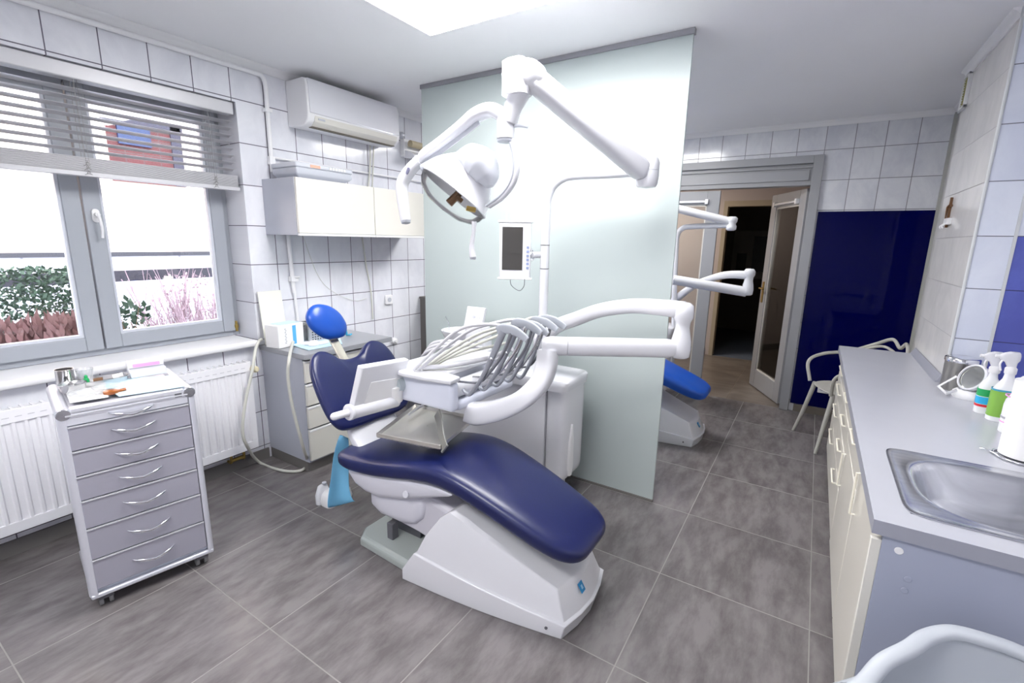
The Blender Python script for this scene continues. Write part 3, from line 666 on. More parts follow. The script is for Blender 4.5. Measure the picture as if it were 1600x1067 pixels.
# air conditioner
t = thing('air_conditioner', 'white split air conditioner mounted high on the left tiled wall', 'air conditioner', (-2.97, 2.43, 2.23))
y0, y1 = 2.035, 2.835
side = [(WX+.002, 2.515), (-2.90, 2.515), (-2.875, 2.505), (-2.862, 2.47), (-2.858, 2.30), (-2.868, 2.262), (-2.90, 2.232), (-2.95, 2.222), (WX+.002, 2.235)]
b = MB(); b.loft([[V((x, y, z)) for x, z in side] for y in (y0, y1)]); build('housing', b, m_white2, t, bevel=.008, seg=3)
b = MB(); b.loft([[V((x, y, z)) for x, z in ((-2.872, 2.512), (-2.856, 2.475), (-2.851, 2.305), (-2.857, 2.300), (-2.866, 2.47))] for y in (y0+.012, y1-.012)]); build('front_panel', b, m_white, t, bevel=.003)
b = MB(); b.loft([[V((x, y, z)) for x, z in ((-2.857, 2.290), (-2.865, 2.256), (-2.895, 2.230), (-2.902, 2.234), (-2.872, 2.262))] for y in (y0+.05, y1-.03)]); build('air_flap', b, m_offwhite, t, bevel=.001)
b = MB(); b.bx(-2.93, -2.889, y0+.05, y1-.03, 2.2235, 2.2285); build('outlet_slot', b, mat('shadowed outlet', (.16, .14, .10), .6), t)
b = MB(); b.bx(-2.8605, -2.857, y0+.075, y0+.125, 2.268, 2.279); build('name_badge', b, m_greyplastic, t)
b = MB(); b.bx(-2.857, -2.853, y0+.30, y1-.08, 2.3, 2.304); build('indicator_strip', b, m_alu, t)
# conduit pipes
b = MB(); xp = WX+.022
py_ = 1.885
b.tube([(xp, 1.50, 2.50), (xp, 1.80, 2.50), (xp, py_-.02, 2.495), (xp, py_, 2.44), (xp, py_, 2.3), (xp, py_, 1.93)], .0135, n=12); b.tube([(xp, -1.6, 2.5), (xp, 1.5, 2.5)], .0135, smooth=False)
tag(build('conduit_pipe', b, m_white2, smooth=60), 'white pipe running below the ceiling and down left of the air conditioner', 'pipe')
b = MB(); b.tube([(xp, py_+.075, 1.53), (xp, py_+.085, 1.2), (xp, py_+.09, 1.14)], .0135, smooth=False); b.box((xp+.004, py_+.088, 1.235), (.04, .05, .035)); b.tube([(xp+.02, py_+.088, 1.245), (xp+.045, py_+.11, 1.25)], .006); b.tube([(xp, py_+.092, 1.14), (xp, py_+.10, .86)], .009)
tag(build('supply_pipe', b, m_white2, smooth=60), 'white pipe with small shut-off valve below the left wall cabinet', 'pipe')
b = MB(); b.tube([(xp, py_, 2.02), (xp, 3.4, 2.02)], .007, n=8, smooth=False); b.box((xp, py_, 2.0), (.03, .035, .05)); b.box((xp, py_, 2.30), (.04, .045, .02))
tag(build('cable_duct', b, m_white2), 'thin white cable run horizontally under the air conditioner', 'cable')
b = MB(); b.tube([(xp+.012, 2.70, 2.225), (xp+.016, 2.69, 2.1), (xp+.012, 2.66, 1.885)], .008, n=8); b.tube([(xp+.012, 2.735, 2.225), (xp+.016, 2.72, 2.1), (xp+.012, 2.70, 1.885)], .006, n=8)
b.tube([(xp-.012, 2.60, 1.53), (xp-.012, 2.63, 1.3), (xp-.012, 2.665, 1.1), (xp-.012, 2.675, .86)], .006, n=8)
tag(build('hanging_cable', b, m_hose2, smooth=60), 'grey cable hanging from the air conditioner down past the wall cabinets', 'cable')
b = MB(); b.tube([(xp-.012, 2.08, 1.53), (xp-.014, 2.18, 1.25), (xp-.014, 2.3, 1.12), (xp-.014, 2.5, 1.03), (xp-.014, 2.62, 1.04)], .0016, n=6)
tag(build('thin_wire', b, m_hose2), 'thin wire sagging across the tiles to the wall socket', 'cable')
s0 = at(606, 468, 0, WX)
t = thing('wall_socket', 'small white wall socket on the tiles between worktop and wall cabinet', 'socket', (WX, s0.y, s0.z-.04))
b = MB(); b.bx(WX+.001, WX+.02, s0.y-.036, s0.y+.036, s0.z-.04, s0.z+.04); build('plate', b, m_white2, t, bevel=.006)
b = MB(); b.cyl((WX+.018, s0.y, s0.z), (WX+.024, s0.y, s0.z), .02); build('socket_insert', b, m_greyplastic, t)
s0 = at(614, 532, 0, WX); b = MB(); b.cyl((WX+.001, s0.y, s0.z), (WX+.03, s0.y, s0.z), .028); b.cyl((WX+.03, s0.y, s0.z), (WX+.045, s0.y, s0.z), .016)
tag(build('round_plug', b, m_white2, bevel=.003), 'round white plug at the bottom of the hanging cable', 'plug')
# wall lamp beyond the air conditioner
s0 = at(650, 222, 0, -2.98)
t = thing('wall_lamp', 'small white and cream wall lamp beside the right end of the air conditioner', 'wall lamp', (WX, 3.12, 2.22))
b = MB(); b.bx(WX+.001, WX+.05, 3.05, 3.50, 2.20, 2.34); build('backplate', b, m_white2, t, bevel=.006)
b = MB(); b.cyl((-2.99, 3.08, 2.30), (-2.99, 3.5, 2.30), .028); build('tube_cover', b, mat('yellowed lamp plastic', (.45, .38, .25), .35), t)
b = MB(); b.loft([[V((x, y, z)) for x, z in ((WX+.03, 2.19), (-2.93, 2.17), (-2.93, 2.21), (WX+.03, 2.26))] for y in (3.06, 3.5)]); build('reflector', b, m_white, t, bevel=.004)
s0 = at(630, 211, 0, WX+.05); b = MB(); b.ball((WX+.03, s0.y, s0.z), .028, 16); tag(build('round_detector', b, m_alu), 'round grey knob on the tiles between air conditioner and wall lamp', 'sensor')
# tall grey unit beyond, behind partition edge
b = MB(); b.bx(WX+.001, -2.70, 3.25, 3.70, 0, .98); b.bx(WX+.001, -2.69, 3.24, 3.71, .98, 1.0)
tag(build('grey_cupboard', b, m_plinth, bevel=.003), 'dark grey cupboard standing by the tiled wall behind the partition edge', 'cupboard')
b = MB(); bcx = at(655, 575, 2, .3); b.lathe([(.10, 0), (.125, .4), (.13, .47), (.12, .50), (.02, .52)], (-2.72, 2.83, 0)); tag(build('waste_bin', b, m_darkgrey), 'dark round bin on the floor past the low worktop', 'bin')

# ------------------------------------------------------------------ drawer cart
TH = radians(-10.5)
cl = V((-2.30, .49, 0)); u_ = V((.183, .983, 0)); n_v = V((.983, -.183, 0))
CW, CDp, CH = .445, .43, .875
corg = cl + u_*CW/2 - n_v*CDp/2
def cp_(a, d, z): return corg + u_*a + n_v*d + Z*z      # a along the width, d towards the front
Rc = frame_mat(u_, n_v*-1, Z)
t = thing('drawer_cart', 'silver grey wheeled cart with seven drawers in front of the radiator', 'drawer cart', corg)
cart = t
def cbox(b, a0, a1, d0, d1, z0, z1): return b.box(cp_((a0+a1)/2, (d0+d1)/2, (z0+z1)/2), (a1-a0, d1-d0, z1-z0), Rc)
hw, hd = CW/2, CDp/2
b = MB(); cbox(b, -hw+.012, hw-.012, -hd, hd-.02, .075, CH-.03); build('body', b, m_cartside, t)
b = MB()   # rounded front posts
for s_ in (-1, 1):
    pl = [cp_(s_*(hw-x), hd-y, 0) for x, y in ((.027, .0), (.020, .0), (.010, .003), (.003, .010), (0, .022), (0, .05), (.027, .05))]
    b.loft([[p+Z*z for p in pl] for z in (.07, CH-.025)])
build('corner_post', b, m_cartframe, t, bevel=.002)
for s_ in (-1, 1):
    b = MB(); b.tube([cp_(s_*(hw-.022), -hd, CH-.022), cp_(s_*(hw-.022), hd-.006, CH-.022)], .0235, n=20, smooth=False); build('side_roll', b, m_cartframe, t, smooth=50)
b = MB(); cbox(b, -hw+.03, hw-.03, -hd, hd, CH-.045, CH-.012); cbox(b, -hw+.04, hw-.04, hd-.03, hd, CH-.03, CH+.0); cbox(b, -hw+.04, hw-.04, -hd, -hd+.02, CH-.03, CH+.004); build('top', b, m_cartframe, t, bevel=.006)
b = MB(); cbox(b, -hw+.004, hw-.004, -hd+.01, hd, .062, .082); build('bottom_rail', b, m_cartframe, t, bevel=.006)
for s_ in (-1, 1):
    b = MB(); b.tube([cp_(s_*(hw-.022), hd-.004, CH-.022), cp_(s_*(hw-.022), hd+.002, CH-.022)], .0225, n=20, smooth=False); build('corner_cap', b, m_chrome, t, bevel=.002)
zs = [.100, .235, .373, .496, .599, .703, .804, .850]
for i in range(7):
    z0, z1 = zs[i], zs[i+1]
    b = MB(); cbox(b, -hw+.026, hw-.030, hd-.015, hd-.001, z0+.003, z1-.005)
    d = build('drawer', b, m_cartgrey if i < 6 else m_cartframe, t, bevel=.0015)
    b = MB(); cbox(b, -hw+.026, hw-.030, hd-.002, hd+.003, z1-.0065, z1-.0005); build('edge_strip', b, mat('bright drawer strip', (.72, .73, .78), .25, metal=.4), d)
    zc = (z0+z1)/2+.005 if i < 6 else (z0+z1)/2
    b = MB(); b.tube([cp_(.078*sin(q_), hd-.018+.046*cos(q_*1.0)-.0, zc-.012+.012*abs(q_)) for q_ in [-1.22+2.44*k_/14 for k_ in range(15)]], 0, flat=[(.0025, .003), (.004, .006), (.0045, .007), (.004, .006), (.0025, .003)], up=Z, n=10, smooth=False)
    build('handle', b, m_chrome, d, smooth=60)
for sa in (-1, 1):
    for sd in (-1, 1):
        c = cp_(sa*(hw-.05), sd*(hd-.045), 0)
        b = MB(); b.cyl(c+Z*.045, c+Z*.066, .012, n=12); b.box(c+V((.0, 0, .044)), (.05, .05, .012), Rc); cs = build('caster', b, m_darkgrey, t, bevel=.003)
        b = MB()
        for q in (-.016, .016): b.cyl(c+u_*(q-.007)+Z*.025-n_v*.006, c+u_*(q+.007)+Z*.025-n_v*.006, .0245, n=20)
        build('wheel', b, mat('caster grey rubber', (.28, .28, .29), .5), cs, bevel=.003)
b = MB(); cbox(b, hw-.075, hw-.05, hd-.001, hd+.0015, CH-.035, CH-.018); build('maker_mark', b, m_darkgrey, t)
# items on the cart
TZ = CH+.004
def ct(px, py): return at(px, py, 2, TZ)
b = MB(); q = [ct(*p) for p in ((176, 622), (167, 602), (233, 585), (268, 586), (291, 601), (240, 610))]
q = [cp_(-.03, hd-.03, TZ), cp_(hw-.035, hd-.004, TZ), cp_(hw-.035, -.02, TZ), cp_(-.02, -.12, TZ), cp_(-.05, 0, TZ)]
q = [p+Z*0 for p in q]
b.loft([q, [p+Z*.003 for p in q]]); tag(build('treatment_cloth', b, m_paperblue, smooth=20), 'pale blue paper cloth spread on the right half of the cart top', 'paper cloth')
b = MB(); q2 = [cp_(-hw+.05, hd-.06, TZ), cp_(-.06, hd-.05, TZ), cp_(-.03, -.15, TZ), cp_(-hw+.05, -.16, TZ)]
b.loft([q2, [p+Z*.001 for p in q2]]); tag(build('paper_sheet', b, m_paper, smooth=20), 'thin white paper under the dishes on the left half of the cart', 'paper')
def bowl(name, label, c, r, h, m, lid=False):
    b = MB(); b.lathe([(r*.82, 0), (r*.92, .004), (r, h), (r*1.06, h+.002), (r*1.05, h+.004), (r*.97, h), (r*.88, .008), (.002, .006)], c, cap=True, n=36); return tag(build(name, b, m, smooth=50), label, 'bowl')
c = cp_(-hw+.075, -.03, TZ); bowl('steel_bowl', 'round steel bowl at the left rear of the cart top', c, .043, .030, m_steel)
c2 = cp_(-hw+.062, -.125, TZ); b = MB(); b.lathe([(.028, 0), (.030, .003), (.030, .075), (.031, .077), (.029, .077), (.028, .006), (.002, .005)], c2); tag(build('steel_cup', b, m_steel, smooth=50), 'upright steel cup behind the round bowl on the cart', 'cup')
c3 = cp_(-hw+.125, -.13, TZ); b = MB(); b.lathe([(.022, 0), (.030, .065), (.031, .066), (.0215, .004), (.002, .003)], c3); tag(build('clear_cup', b, m_clearplastic, smooth=50), 'clear plastic cup beside the steel cup on the cart', 'cup')
c4 = cp_(-.055, -.09, TZ); out = rrect(.20, .10, .045)
def tray_mb(c, out, h, wall, R):
    b = MB(); sc_ = lambda k, z: [c+R@V((a*k, d*k, z)) for a, d in out]
    b.loft([sc_(.86, .002), sc_(.94, .004), sc_(1, h), sc_(1.05, h+.001), sc_(1.05, h+.003), sc_(.97, h+.001), sc_(.9, .006), sc_(.05, .005)]); return b
tag(build('kidney_dish', tray_mb(c4, out, .022, .002, Rc), m_steel, smooth=50), 'oblong steel dish holding small parts near the cart centre', 'dish')
c = c4+V((0, -.045, .008)); b = MB(); b.lathe([(.010, 0), (.010, .022), (.006, .026), (.006, .036), (.002, .040)], c); tag(build('green_vial', b, m_green), 'tiny green capped vial in the oblong steel dish', 'vial')
b = MB(); b.tube([c+V((.01, .02, .012)), c+V((.02, .05, .014))], .009, n=12, smooth=False); tag(build('brown_vial', b, m_brown), 'brown vial lying beside the green one in the steel dish', 'vial')
b = MB(); b.cyl(c+V((.0, .09, .010)), c+V((.01, .125, .016)), .010); tag(build('white_cap', b, m_white2), 'white and violet cap at the right end of the steel dish', 'cap')
c = cp_(-hw+.105, .075, TZ); bowl('glass_dish', 'shallow clear glass dish nearest the left front of the cart', c, .055, .012, m_clearplastic)
c = cp_(-.045, .035, TZ); bowl('glass_dish', 'shallow clear glass dish in the middle of the cart beside the blue cloth', c, .05, .012, m_clearplastic)
c = cp_(-.045, .115, TZ); b = MB(); b.lathe([(.022, 0), (.024, .004), (.024, .012), (.015, .016), (.002, .016)], c, sx=1.1); b.cyl(c+V((.01, .02, .008)), c+V((.02, .045, .012)), .006)
tag(build('amber_dish', b, m_amber, smooth=50), 'small amber glass dish on the front of the cart top', 'dish')
t = thing('plastic_box', 'clear plastic box with a pink strip at the rear right of the cart', 'box', cp_(.115, -.11, TZ))
c = cp_(.115, -.11, TZ+.003)
b = MB(); b.box(c+Z*.018, (.135, .085, .034), Rc); build('box_base', b, mat('frosted box plastic', (.80, .84, .92), .2, alpha=.75), t, bevel=.004)
b = MB(); b.box(c+Z*.052-n_v*.02, (.135, .05, .03), Rc); build('box_lid', b, mat('frosted box lid', (.88, .88, .93), .2, alpha=.8), t, bevel=.004)
b = MB(); b.box(c+Z*.050+n_v*.007, (.10, .003, .014), Rc); build('pink_strip', b, m_pink, t)

# ================================================================== RIGHT COUNTER
KX, KY0, KY1, KZ = .205, 1.405, 3.955, .85
b = MB()
# worktop with a cut-out for the sink
sx0, sx1, sy0, sy1 = .275, .79, 1.48, 1.975
for a in ((KX, sx0+.012, KY0, 3.129), (sx1-.012, .86, KY0, 3.13), (sx0+.012, sx1-.012, KY0, sy0+.012), (sx0+.012, sx1-.012, sy1-.012, 3.13)): b.bx(*a, KZ-.038, KZ)
b.bx(KX, .618, 3.129, KY1, KZ-.038, KZ)
bmesh.ops.remove_doubles(b.bm, verts=b.bm.verts, dist=.0001)
wt = build('worktop', b, [m_counter, m_counteredge]); tag(wt, 'long light grey worktop with an inset sink along the right wall', 'worktop')
for p in wt.data.polygons:
    if abs(p.normal.z) < .5: p.material_index = 1
b = MB(); b.loft([[V((x, y, z)) for x, z in ((.59, KZ+.0005), (.6185, KZ+.0005), (.6185, KZ+.038), (.612, KZ+.040), (.600, KZ+.012))] for y in (3.16, KY1)])
tag(build('upstand_strip', b, m_counteredge), 'grey upstand strip where the long worktop meets the cream column', 'upstand')
# base units
def unit(y0, y1, label, kind):
    t = thing('base_unit', label, 'cabinet', ((KX+.86)/2, (y0+y1)/2, 0))
    xf = KX+.025; xb = .615 if y1 > 3.14 else .855
    b = MB(); b.bx(xf+.02, xb, y0, y0+.016, 0, KZ-.04); b.bx(xf+.02, xb, y1-.016, y1, 0, KZ-.04); b.bx(xf+.02, xb-.01, y0+.016, y1-.016, .08, .096); b.bx(xb-.01, xb, y0+.016, y1-.016, 0, KZ-.04)
    build('body', b, m_sidepanel if kind == 'sink' else m_cream, t)
    b = MB(); b.bx(xf+.05, xf+.06, y0, y1, 0, .08); build('plinth', b, m_plinth, t)
    if kind == 'drawers': Zs = [(.105, .355), (.36, .535), (.54, .675), (.68, .80)]
    else: Zs = [(.085, .63), (.636, .795)] if kind == 'mixed' else [(.085, .795)]
    if kind == 'sink':
        ym = y0 + (y1-y0)*.5; doors = [(y0+.002, y1-.002)]
    else: doors = [(y0+.002, y1-.002)]
    for z0, z1 in Zs:
        for a0, a1 in doors:
            b = MB(); b.bx(xf, xf+.019, a0, a1, z0, z1); d = build('door' if z1-z0 > .4 else 'drawer', b, m_cream, t, bevel=.003)
            b = MB()
            if z1-z0 > .4:
                hy = a1-.05 if kind != 'sink' else a1-.06
                b.tube([(xf, hy, z1-.22), (xf-.014, hy, z1-.22), (xf-.014, hy, z1-.06), (xf, hy, z1-.06)], .004, n=8, smooth=False)
            else: b.tube([(xf, a0+.2, z1-.05), (xf-.014, a0+.2, z1-.05), (xf-.014, a1-.2, z1-.05), (xf, a1-.2, z1-.05)], .004, n=8, smooth=False)
            build('handle', b, mat('cream metal handle', (.85, .82, .72), .3), d)
    return t
su = unit(1.44, 2.04, 'blue grey sided sink cabinet at the near end of the right counter', 'sink')
unit(2.045, 2.64, 'cream cabinet with door and top drawer, next beyond the sink cabinet', 'mixed')
unit(2.645, 3.24, 'cream cabinet with stacked drawers, third from the sink end', 'drawers')
unit(3.245, 3.94, 'cream drawer cabinet at the far end of the counter near the armchair', 'drawers')
b = MB(); b.bx(KX+.026, .855, 1.422, 1.439, 0, KZ-.04); build('end_panel', b, m_sidepanel, su, bevel=.001)
b = MB(); b.bx(KX+.003, KX+.026, 1.422, 1.44, 0, KZ-.06); build('edge_strip', b, m_offwhite, su, bevel=.002)
for z, dx, r, m_ in ((.775, .062, .0095, m_white2), (.705, .09, .008, m_sidepanel), (.672, .088, .008, m_sidepanel)):
    b = MB(); b.cyl((KX+dx, 1.423, z), (KX+dx, 1.4195, z), r, n=20); build('screw_cap', b, m_, su, bevel=.001)
# sink
t = thing('steel_sink', 'stainless steel inset sink with an oval basin in the long worktop', 'sink', ((sx0+sx1)/2, (sy0+sy1)/2, KZ))
scx, scy = (sx0+sx1)/2+.01, (sy0+sy1)/2-.002
def se(w, h, e, z, n=64, c=(scx, scy)): return [V((c[0]+a*w, c[1]+b_*h, z)) for a, b_ in sellipse(n, e)]
W2, H2 = (sx1-sx0)/2, (sy1-sy0)/2; oc_ = (scx-.01, scy+.002)
b = MB(); b.loft([se(W2, H2, 12, KZ+.001, c=oc_), se(W2, H2, 12, KZ+.004, c=oc_), se(W2-.006, H2-.006, 12, KZ+.006, c=oc_), se(W2-.013, H2-.013, 12, KZ+.003, c=oc_), se(.232, .215, 3.4, KZ+.003), se(.225, .208, 3.2, KZ+.0045), se(.216, .199, 3.0, KZ+.000), se(.208, .191, 2.9, KZ-.02), se(.190, .172, 2.8, KZ-.10), se(.170, .150, 2.7, KZ-.135), se(.13, .11, 2.6, KZ-.150), se(.03, .03, 2, KZ-.155), se(.002, .002, 2, KZ-.155)], cap=False)
build('basin', b, m_sinksteel, t, smooth=60)
b = MB(); b.lathe([(.028, 0), (.03, .003), (.02, .004), (.002, .002)], (scx, scy, KZ-.1545)); build('drain', b, m_chrome, t)
b = MB(); b.cyl((.70, 1.96, KZ+.004), (.70, 1.96, KZ+.05), .022); b.tube([(.70, 1.95, KZ+.04), (.68, 1.85, KZ+.10), (.66, 1.78, KZ+.08)], .011); 
o_ = None; b.bm.free()
# kitchen roll on chrome stand
kp = at(1592, 726, 2, KZ+.012)
kc = at(1557, 712, 2, KZ)+V((.066, .012, 0)); kc.z = KZ; kr = .062
t = thing('paper_roll', 'tall white paper roll on a chrome wire stand beside the sink', 'paper roll', kc)
b = MB(); b.lathe([(.02, .012), (kr, .012), (kr, .262), (.02, .262)], kc, n=48); build('roll', b, m_paper, t, smooth=50)
b = MB(); b.cyl(kc+Z*.004, kc+Z*.33, .008); b.ball(kc+Z*.335, .013); build('rod', b, m_white2, t)
b = MB(); b.tube([kc+V((cos(a)*.072, sin(a)*.072, .005)) for a in [2*pi*i/28 for i in range(29)]], .0035, n=8, smooth=False); b.tube([kc+V((-.072, 0, .005)), kc+V((.072, 0, .005))], .003, n=8, smooth=False); b.tube([kc+V((-.06, -.03, .005)), kc+V((-.085, .0, .010)), kc+V((-.10, .02, .005))], .003, n=8)
build('wire_base', b, m_chrome, t, smooth=60)
# steel waste tin
c = at(1494, 597, 2, KZ); c = V((.655, 3.045, KZ))
t = thing('steel_canister', 'round brushed steel canister with swing lid at the worktop corner by the column', 'canister', c)
b = MB(); b.lathe([(.062, 0), (.063, .003), (.063, .140), (.064, .142)], c, n=40); build('body', b, mat('darker brushed steel', (.36, .35, .33), .25, metal=1), t, smooth=50)
b = MB(); b.lathe([(.066, .141), (.066, .158), (.062, .163), (.05, .165), (.002, .165)], c, n=40); build('lid', b, m_chrome, t, smooth=50)
# magnifier lamp / desk mirror lying
c = at(1513, 622, 2, KZ)
t = thing('magnifying_mirror', 'white round magnifying mirror folded on its curved base beside the steel canister', 'mirror', c)
b = MB(); b.lathe([(.062, 0), (.066, .006), (.064, .028), (.05, .040), (.046, .04), (.046, .03), (.002, .03)], c+V((-.0, -.005, 0)), n=40, sx=.8); build('base', b, m_white2, t, smooth=50)
md = V((-.80, -.45, .40)).normalized(); mc = c+V((0, .0, .098))
b = MB(); b.lathe([(.056, -.012), (.064, -.008), (.066, .0), (.064, .008), (.056, .010), (.055, .004)], mc, ax=md, n=40, cap=False); build('rim', b, m_white, t, smooth=60)
b = MB(); b.lathe([(.056, .002), (.03, .001), (.002, .0005)], mc, ax=md, n=40); b.lathe([(.057, -.011), (.002, -.011)], mc, ax=md, n=40); build('mirror_disc', b, mat('mirror', (.80, .80, .74), .05, metal=1), t, smooth=60)
b = MB(); b.tube([c+V((-.05, -.02, .035)), c+V((-.085, -.035, .015)), c+V((-.105, .03, .03)), c+V((-.045, .05, .085))], 0, flat=[(.004, .008)], n=8, smooth=False); build('arm', b, m_white2, t, bevel=.001)
# spray bottles
def spray(c, label, body, bands, h=.19, rx_=.042, ry_=.028, ang=0, trigger=True, tall=0):
    t = thing('spray_bottle', label, 'bottle', c)
    R = Matrix.Rotation(ang, 3, 'Z'); u, v = R@X, R@Y
    sec = [(0, .9), (.006, 1), (.55, 1), (.66, .93), (.78, .68), (.88, .42), (.96, .36), (1, .36)]
    b = MB(); b.loft([b.ring(c+Z*(h*z), u, v, rx_*k, ry_*k if k > .5 else rx_*k*.9, 28, 2.8) for z, k in sec]); build('bottle', b, body, t, smooth=50)
    for z0, z1, m in bands:
        b = MB(); b.loft([b.ring(c+Z*z, u, v, rx_+.0012, ry_+.0012, 28, 2.8) for z in (z0, z1)], cap=False); build('label_band', b, m, t, smooth=50)
    zt = h
    b = MB(); b.lathe([(.017, 0), (.018, .004), (.018, .022), (.012, .03)], c+Z*zt); nk = build('collar', b, m_white2, t, smooth=40)
    if trigger:
        b = MB(); b.loft([b.ring(c+Z*(zt+z)+u*dx, u, v, a, .011, 20, 2.6) for z, dx, a in ((.026, 0, .013), (.045, -.004, .018), (.056, -.010, .030), (.072, -.012, .032), (.082, -.006, .024), (.088, 0, .014))]); build('spray_head', b, m_white, t, smooth=60)
        b = MB(); b.cyl(c+Z*(zt+.066)-u*.04, c+Z*(zt+.066)-u*.052, .007); b.tube([c+Z*(zt+.055)-u*.028, c+Z*(zt+.035)-u*.034, c+Z*(zt+.01)-u*.028], 0, flat=[(.006, .003), (.006, .003)], n=8); build('trigger', b, m_white2, t, smooth=60)
    return t
m_wb = mat('white bottle plastic', (.84, .85, .88), .3)
spray(at(1538, 645, 2, KZ), 'white spray bottle with green, blue and red label bands, farthest left of the bottles', m_wb, [(.075, .105, m_green), (.042, .072, mat('sky blue print', (.03, .45, .85), .4)), (.030, .040, m_red)], h=.175, rx_=.036, ry_=.026)
spray(at(1560, 657, 2, KZ), 'white spray bottle with a broad light green label, middle one of the bottles', m_wb, [(.020, .125, m_greenliq), (.125, .132, mat('teal line', (.05, .35, .50), .4))], h=.195, rx_=.040, ry_=.030)
spray(at(1583, 677, 2, KZ), 'white bottle with thin pink lines, between the green spray bottle and the paper roll', m_wb, [(.040, .044, m_pink), (.140, .145, m_pink), (.055, .063, mat('grey print', (.4, .4, .45), .5))], h=.19, rx_=.042, ry_=.032, trigger=False)

# ================================================================== DENTAL CHAIR
t = thing('dental_chair', 'reclined navy dental chair with bright blue headrest in front of the frosted partition', 'dental chair', (-1.2, 1.6, 0))
dchair = t
def yc(x): return 1.600+.012*(x+1.2)/.6
secs = [(-1.900, .452, .150, .010), (-1.893, .452, .185, .028), (-1.875, .452, .212, .041), (-1.84, .453, .228, .050), (-1.78, .455, .236, .054), (-1.65, .468, .238, .056), (-1.50, .495, .236, .056), (-1.38, .520, .234, .056), (-1.26, .533, .230, .056), (-1.14, .520, .226, .056), (-1.0, .478, .218, .055), (-.86, .428, .208, .054), (-.76, .390, .197, .053), (-.69, .365, .182, .050), (-.645, .349, .158, .044), (-.618, .340, .128, .034), (-.605, .335, .095, .020), (-.602, .334, .07, .008)]
def cush_rings(secs, top=1.0, n=40, e=3.4, dz=0):
    cs = catmull([(x, z, 0) for x, z, _, _ in secs], 4); wd = catmull([(a, h, 0) for _, _, a, h in secs], 4); out = []
    for i, (c, w) in enumerate(zip(cs, wd)):
        a, b_ = cs[max(0, i-1)], cs[min(len(cs)-1, i+1)]
        tx = V((b_.x-a.x, 0, b_.y-a.y)).normalized(); nn = V((-tx.z, 0, tx.x))
        if i < 20 or i > len(cs)-20:
            tm_ = V((1, 0, .05)).normalized() if i < 20 else V((.93, 0, -.36)).normalized(); nn = V((-tm_.z, 0, tm_.x))
        out.append([V((c.x, yc(c.x), c.y+dz)) + Y*p*w.x + nn*q*w.y for p, q in sellipse(n, e)])
    return out
b = MB(); b.loft(cush_rings(secs)); build('seat_cushion', b, m_navy, t, smooth=80)
# backrest: soft butterfly pad
Bc, Vd = V((-1.80, 1.60, .50)), V((-.50, 0, .866)); Nd = V((.866, 0, .50))
outl = [(0, .098), (.10, .096), (.19, .105), (.235, .13), (.262, .19), (.270, .28), (.268, .37), (.255, .44), (.225, .495), (.185, .520), (.150, .522), (.115, .505), (.085, .478), (.05, .460), (0, .454), (-.05, .460), (-.085, .478), (-.115, .505), (-.150, .522), (-.185, .520), (-.225, .495), (-.255, .44), (-.268, .37), (-.270, .28), (-.262, .19), (-.235, .13), (-.19, .105), (-.10, .096)]
ol = [(p.x, p.y) for p in catmull([(a, c, 0) for a, c in outl+outl[:1]], 4)[:-1]]
def bmap(a, c, h): return Bc + Y*a + Vd*c + Nd*(h + .42*a*a - .01 + .10*(c-.32)**2)
b = MB(); b.pillow(ol, bmap, .040, rings=14, e=3.0, cc=(0, .29)); build('backrest', b, m_navy, t, smooth=80)
b = MB(); b.pillow([(a*.82, .30+(c-.30)*.78) for a, c in ol], lambda a, c, h: bmap(a, c, h-.04), .02, rings=6, e=4, cc=(0, .29)); build('backrest_shell', b, m_shell, t, smooth=80)
# back support bracket between seat and backrest
b = MB()
def bar(p0, p1, w, h, upv, e=4, n=24): p0, p1 = V(p0), V(p1); return b.tube([p0, p1], 0, flat=[(w, h), (w, h)], up=upv, n=n, e=e, smooth=False)
b.loft([b.ring(V((-1.70, 1.60, .435)), Y, V((1, 0, 0)), .145, .05, 28, 5), b.ring(V((-1.80, 1.60, .46)), Y, V((.9, 0, .3)), .15, .045, 28, 5), b.ring(V((-1.86, 1.60, .54)), Y, V((.87, 0, .5)), .155, .03, 28, 5), b.ring(V((-1.93, 1.60, .66)), Y, V((.87, 0, .5)), .14, .018, 28, 5)])
build('back_support', b, m_white, t, smooth=60)
# headrest and stem
Hc, Hv = V((-2.13, 1.60, 1.0)), V((-.35, 0, .94)); Hn = V((.94, 0, .35))
ho = [(.0, -.012), (.05, -.004), (.078, .035), (.078, .075), (.055, .125), (.01, .165), (-.04, .183), (-.085, .182), (-.125, .155), (-.142, .115), (-.132, .068), (-.095, .020), (-.05, -.008)]
hol = [(p.x, p.y) for p in catmull([(a, c, 0) for a, c in ho+ho[:1]], 6)[:-1]]
b = MB(); b.pillow(hol, lambda a, c, h: Hc+Y*a+Hv*c+Hn*(h-.25*(a+.03)**2), .040, rings=12, e=2.3, cc=(-.03, .085)); build('headrest', b, m_blue, t, smooth=80)
b = MB(); p_t = Hc+Hv*.02-Hn*.035+Y*-.005; p_b = Bc+Vd*.43-Nd*.03+Y*-.01
b.tube([p_t, p_b, p_b-Vd*.1], 0, flat=[(.026, .005)], up=Nd, n=8, e=8, smooth=False); build('headrest_stem', b, mat('satin nickel strip', (.60, .55, .48), .25, metal=.8), t)
b = MB(); b.box(Hc+Hv*.005-Hn*.02, (.02, .06, .03), frame_mat(Hn, Y, Hv)); build('stem_clamp', b, m_chrome, t, bevel=.003)
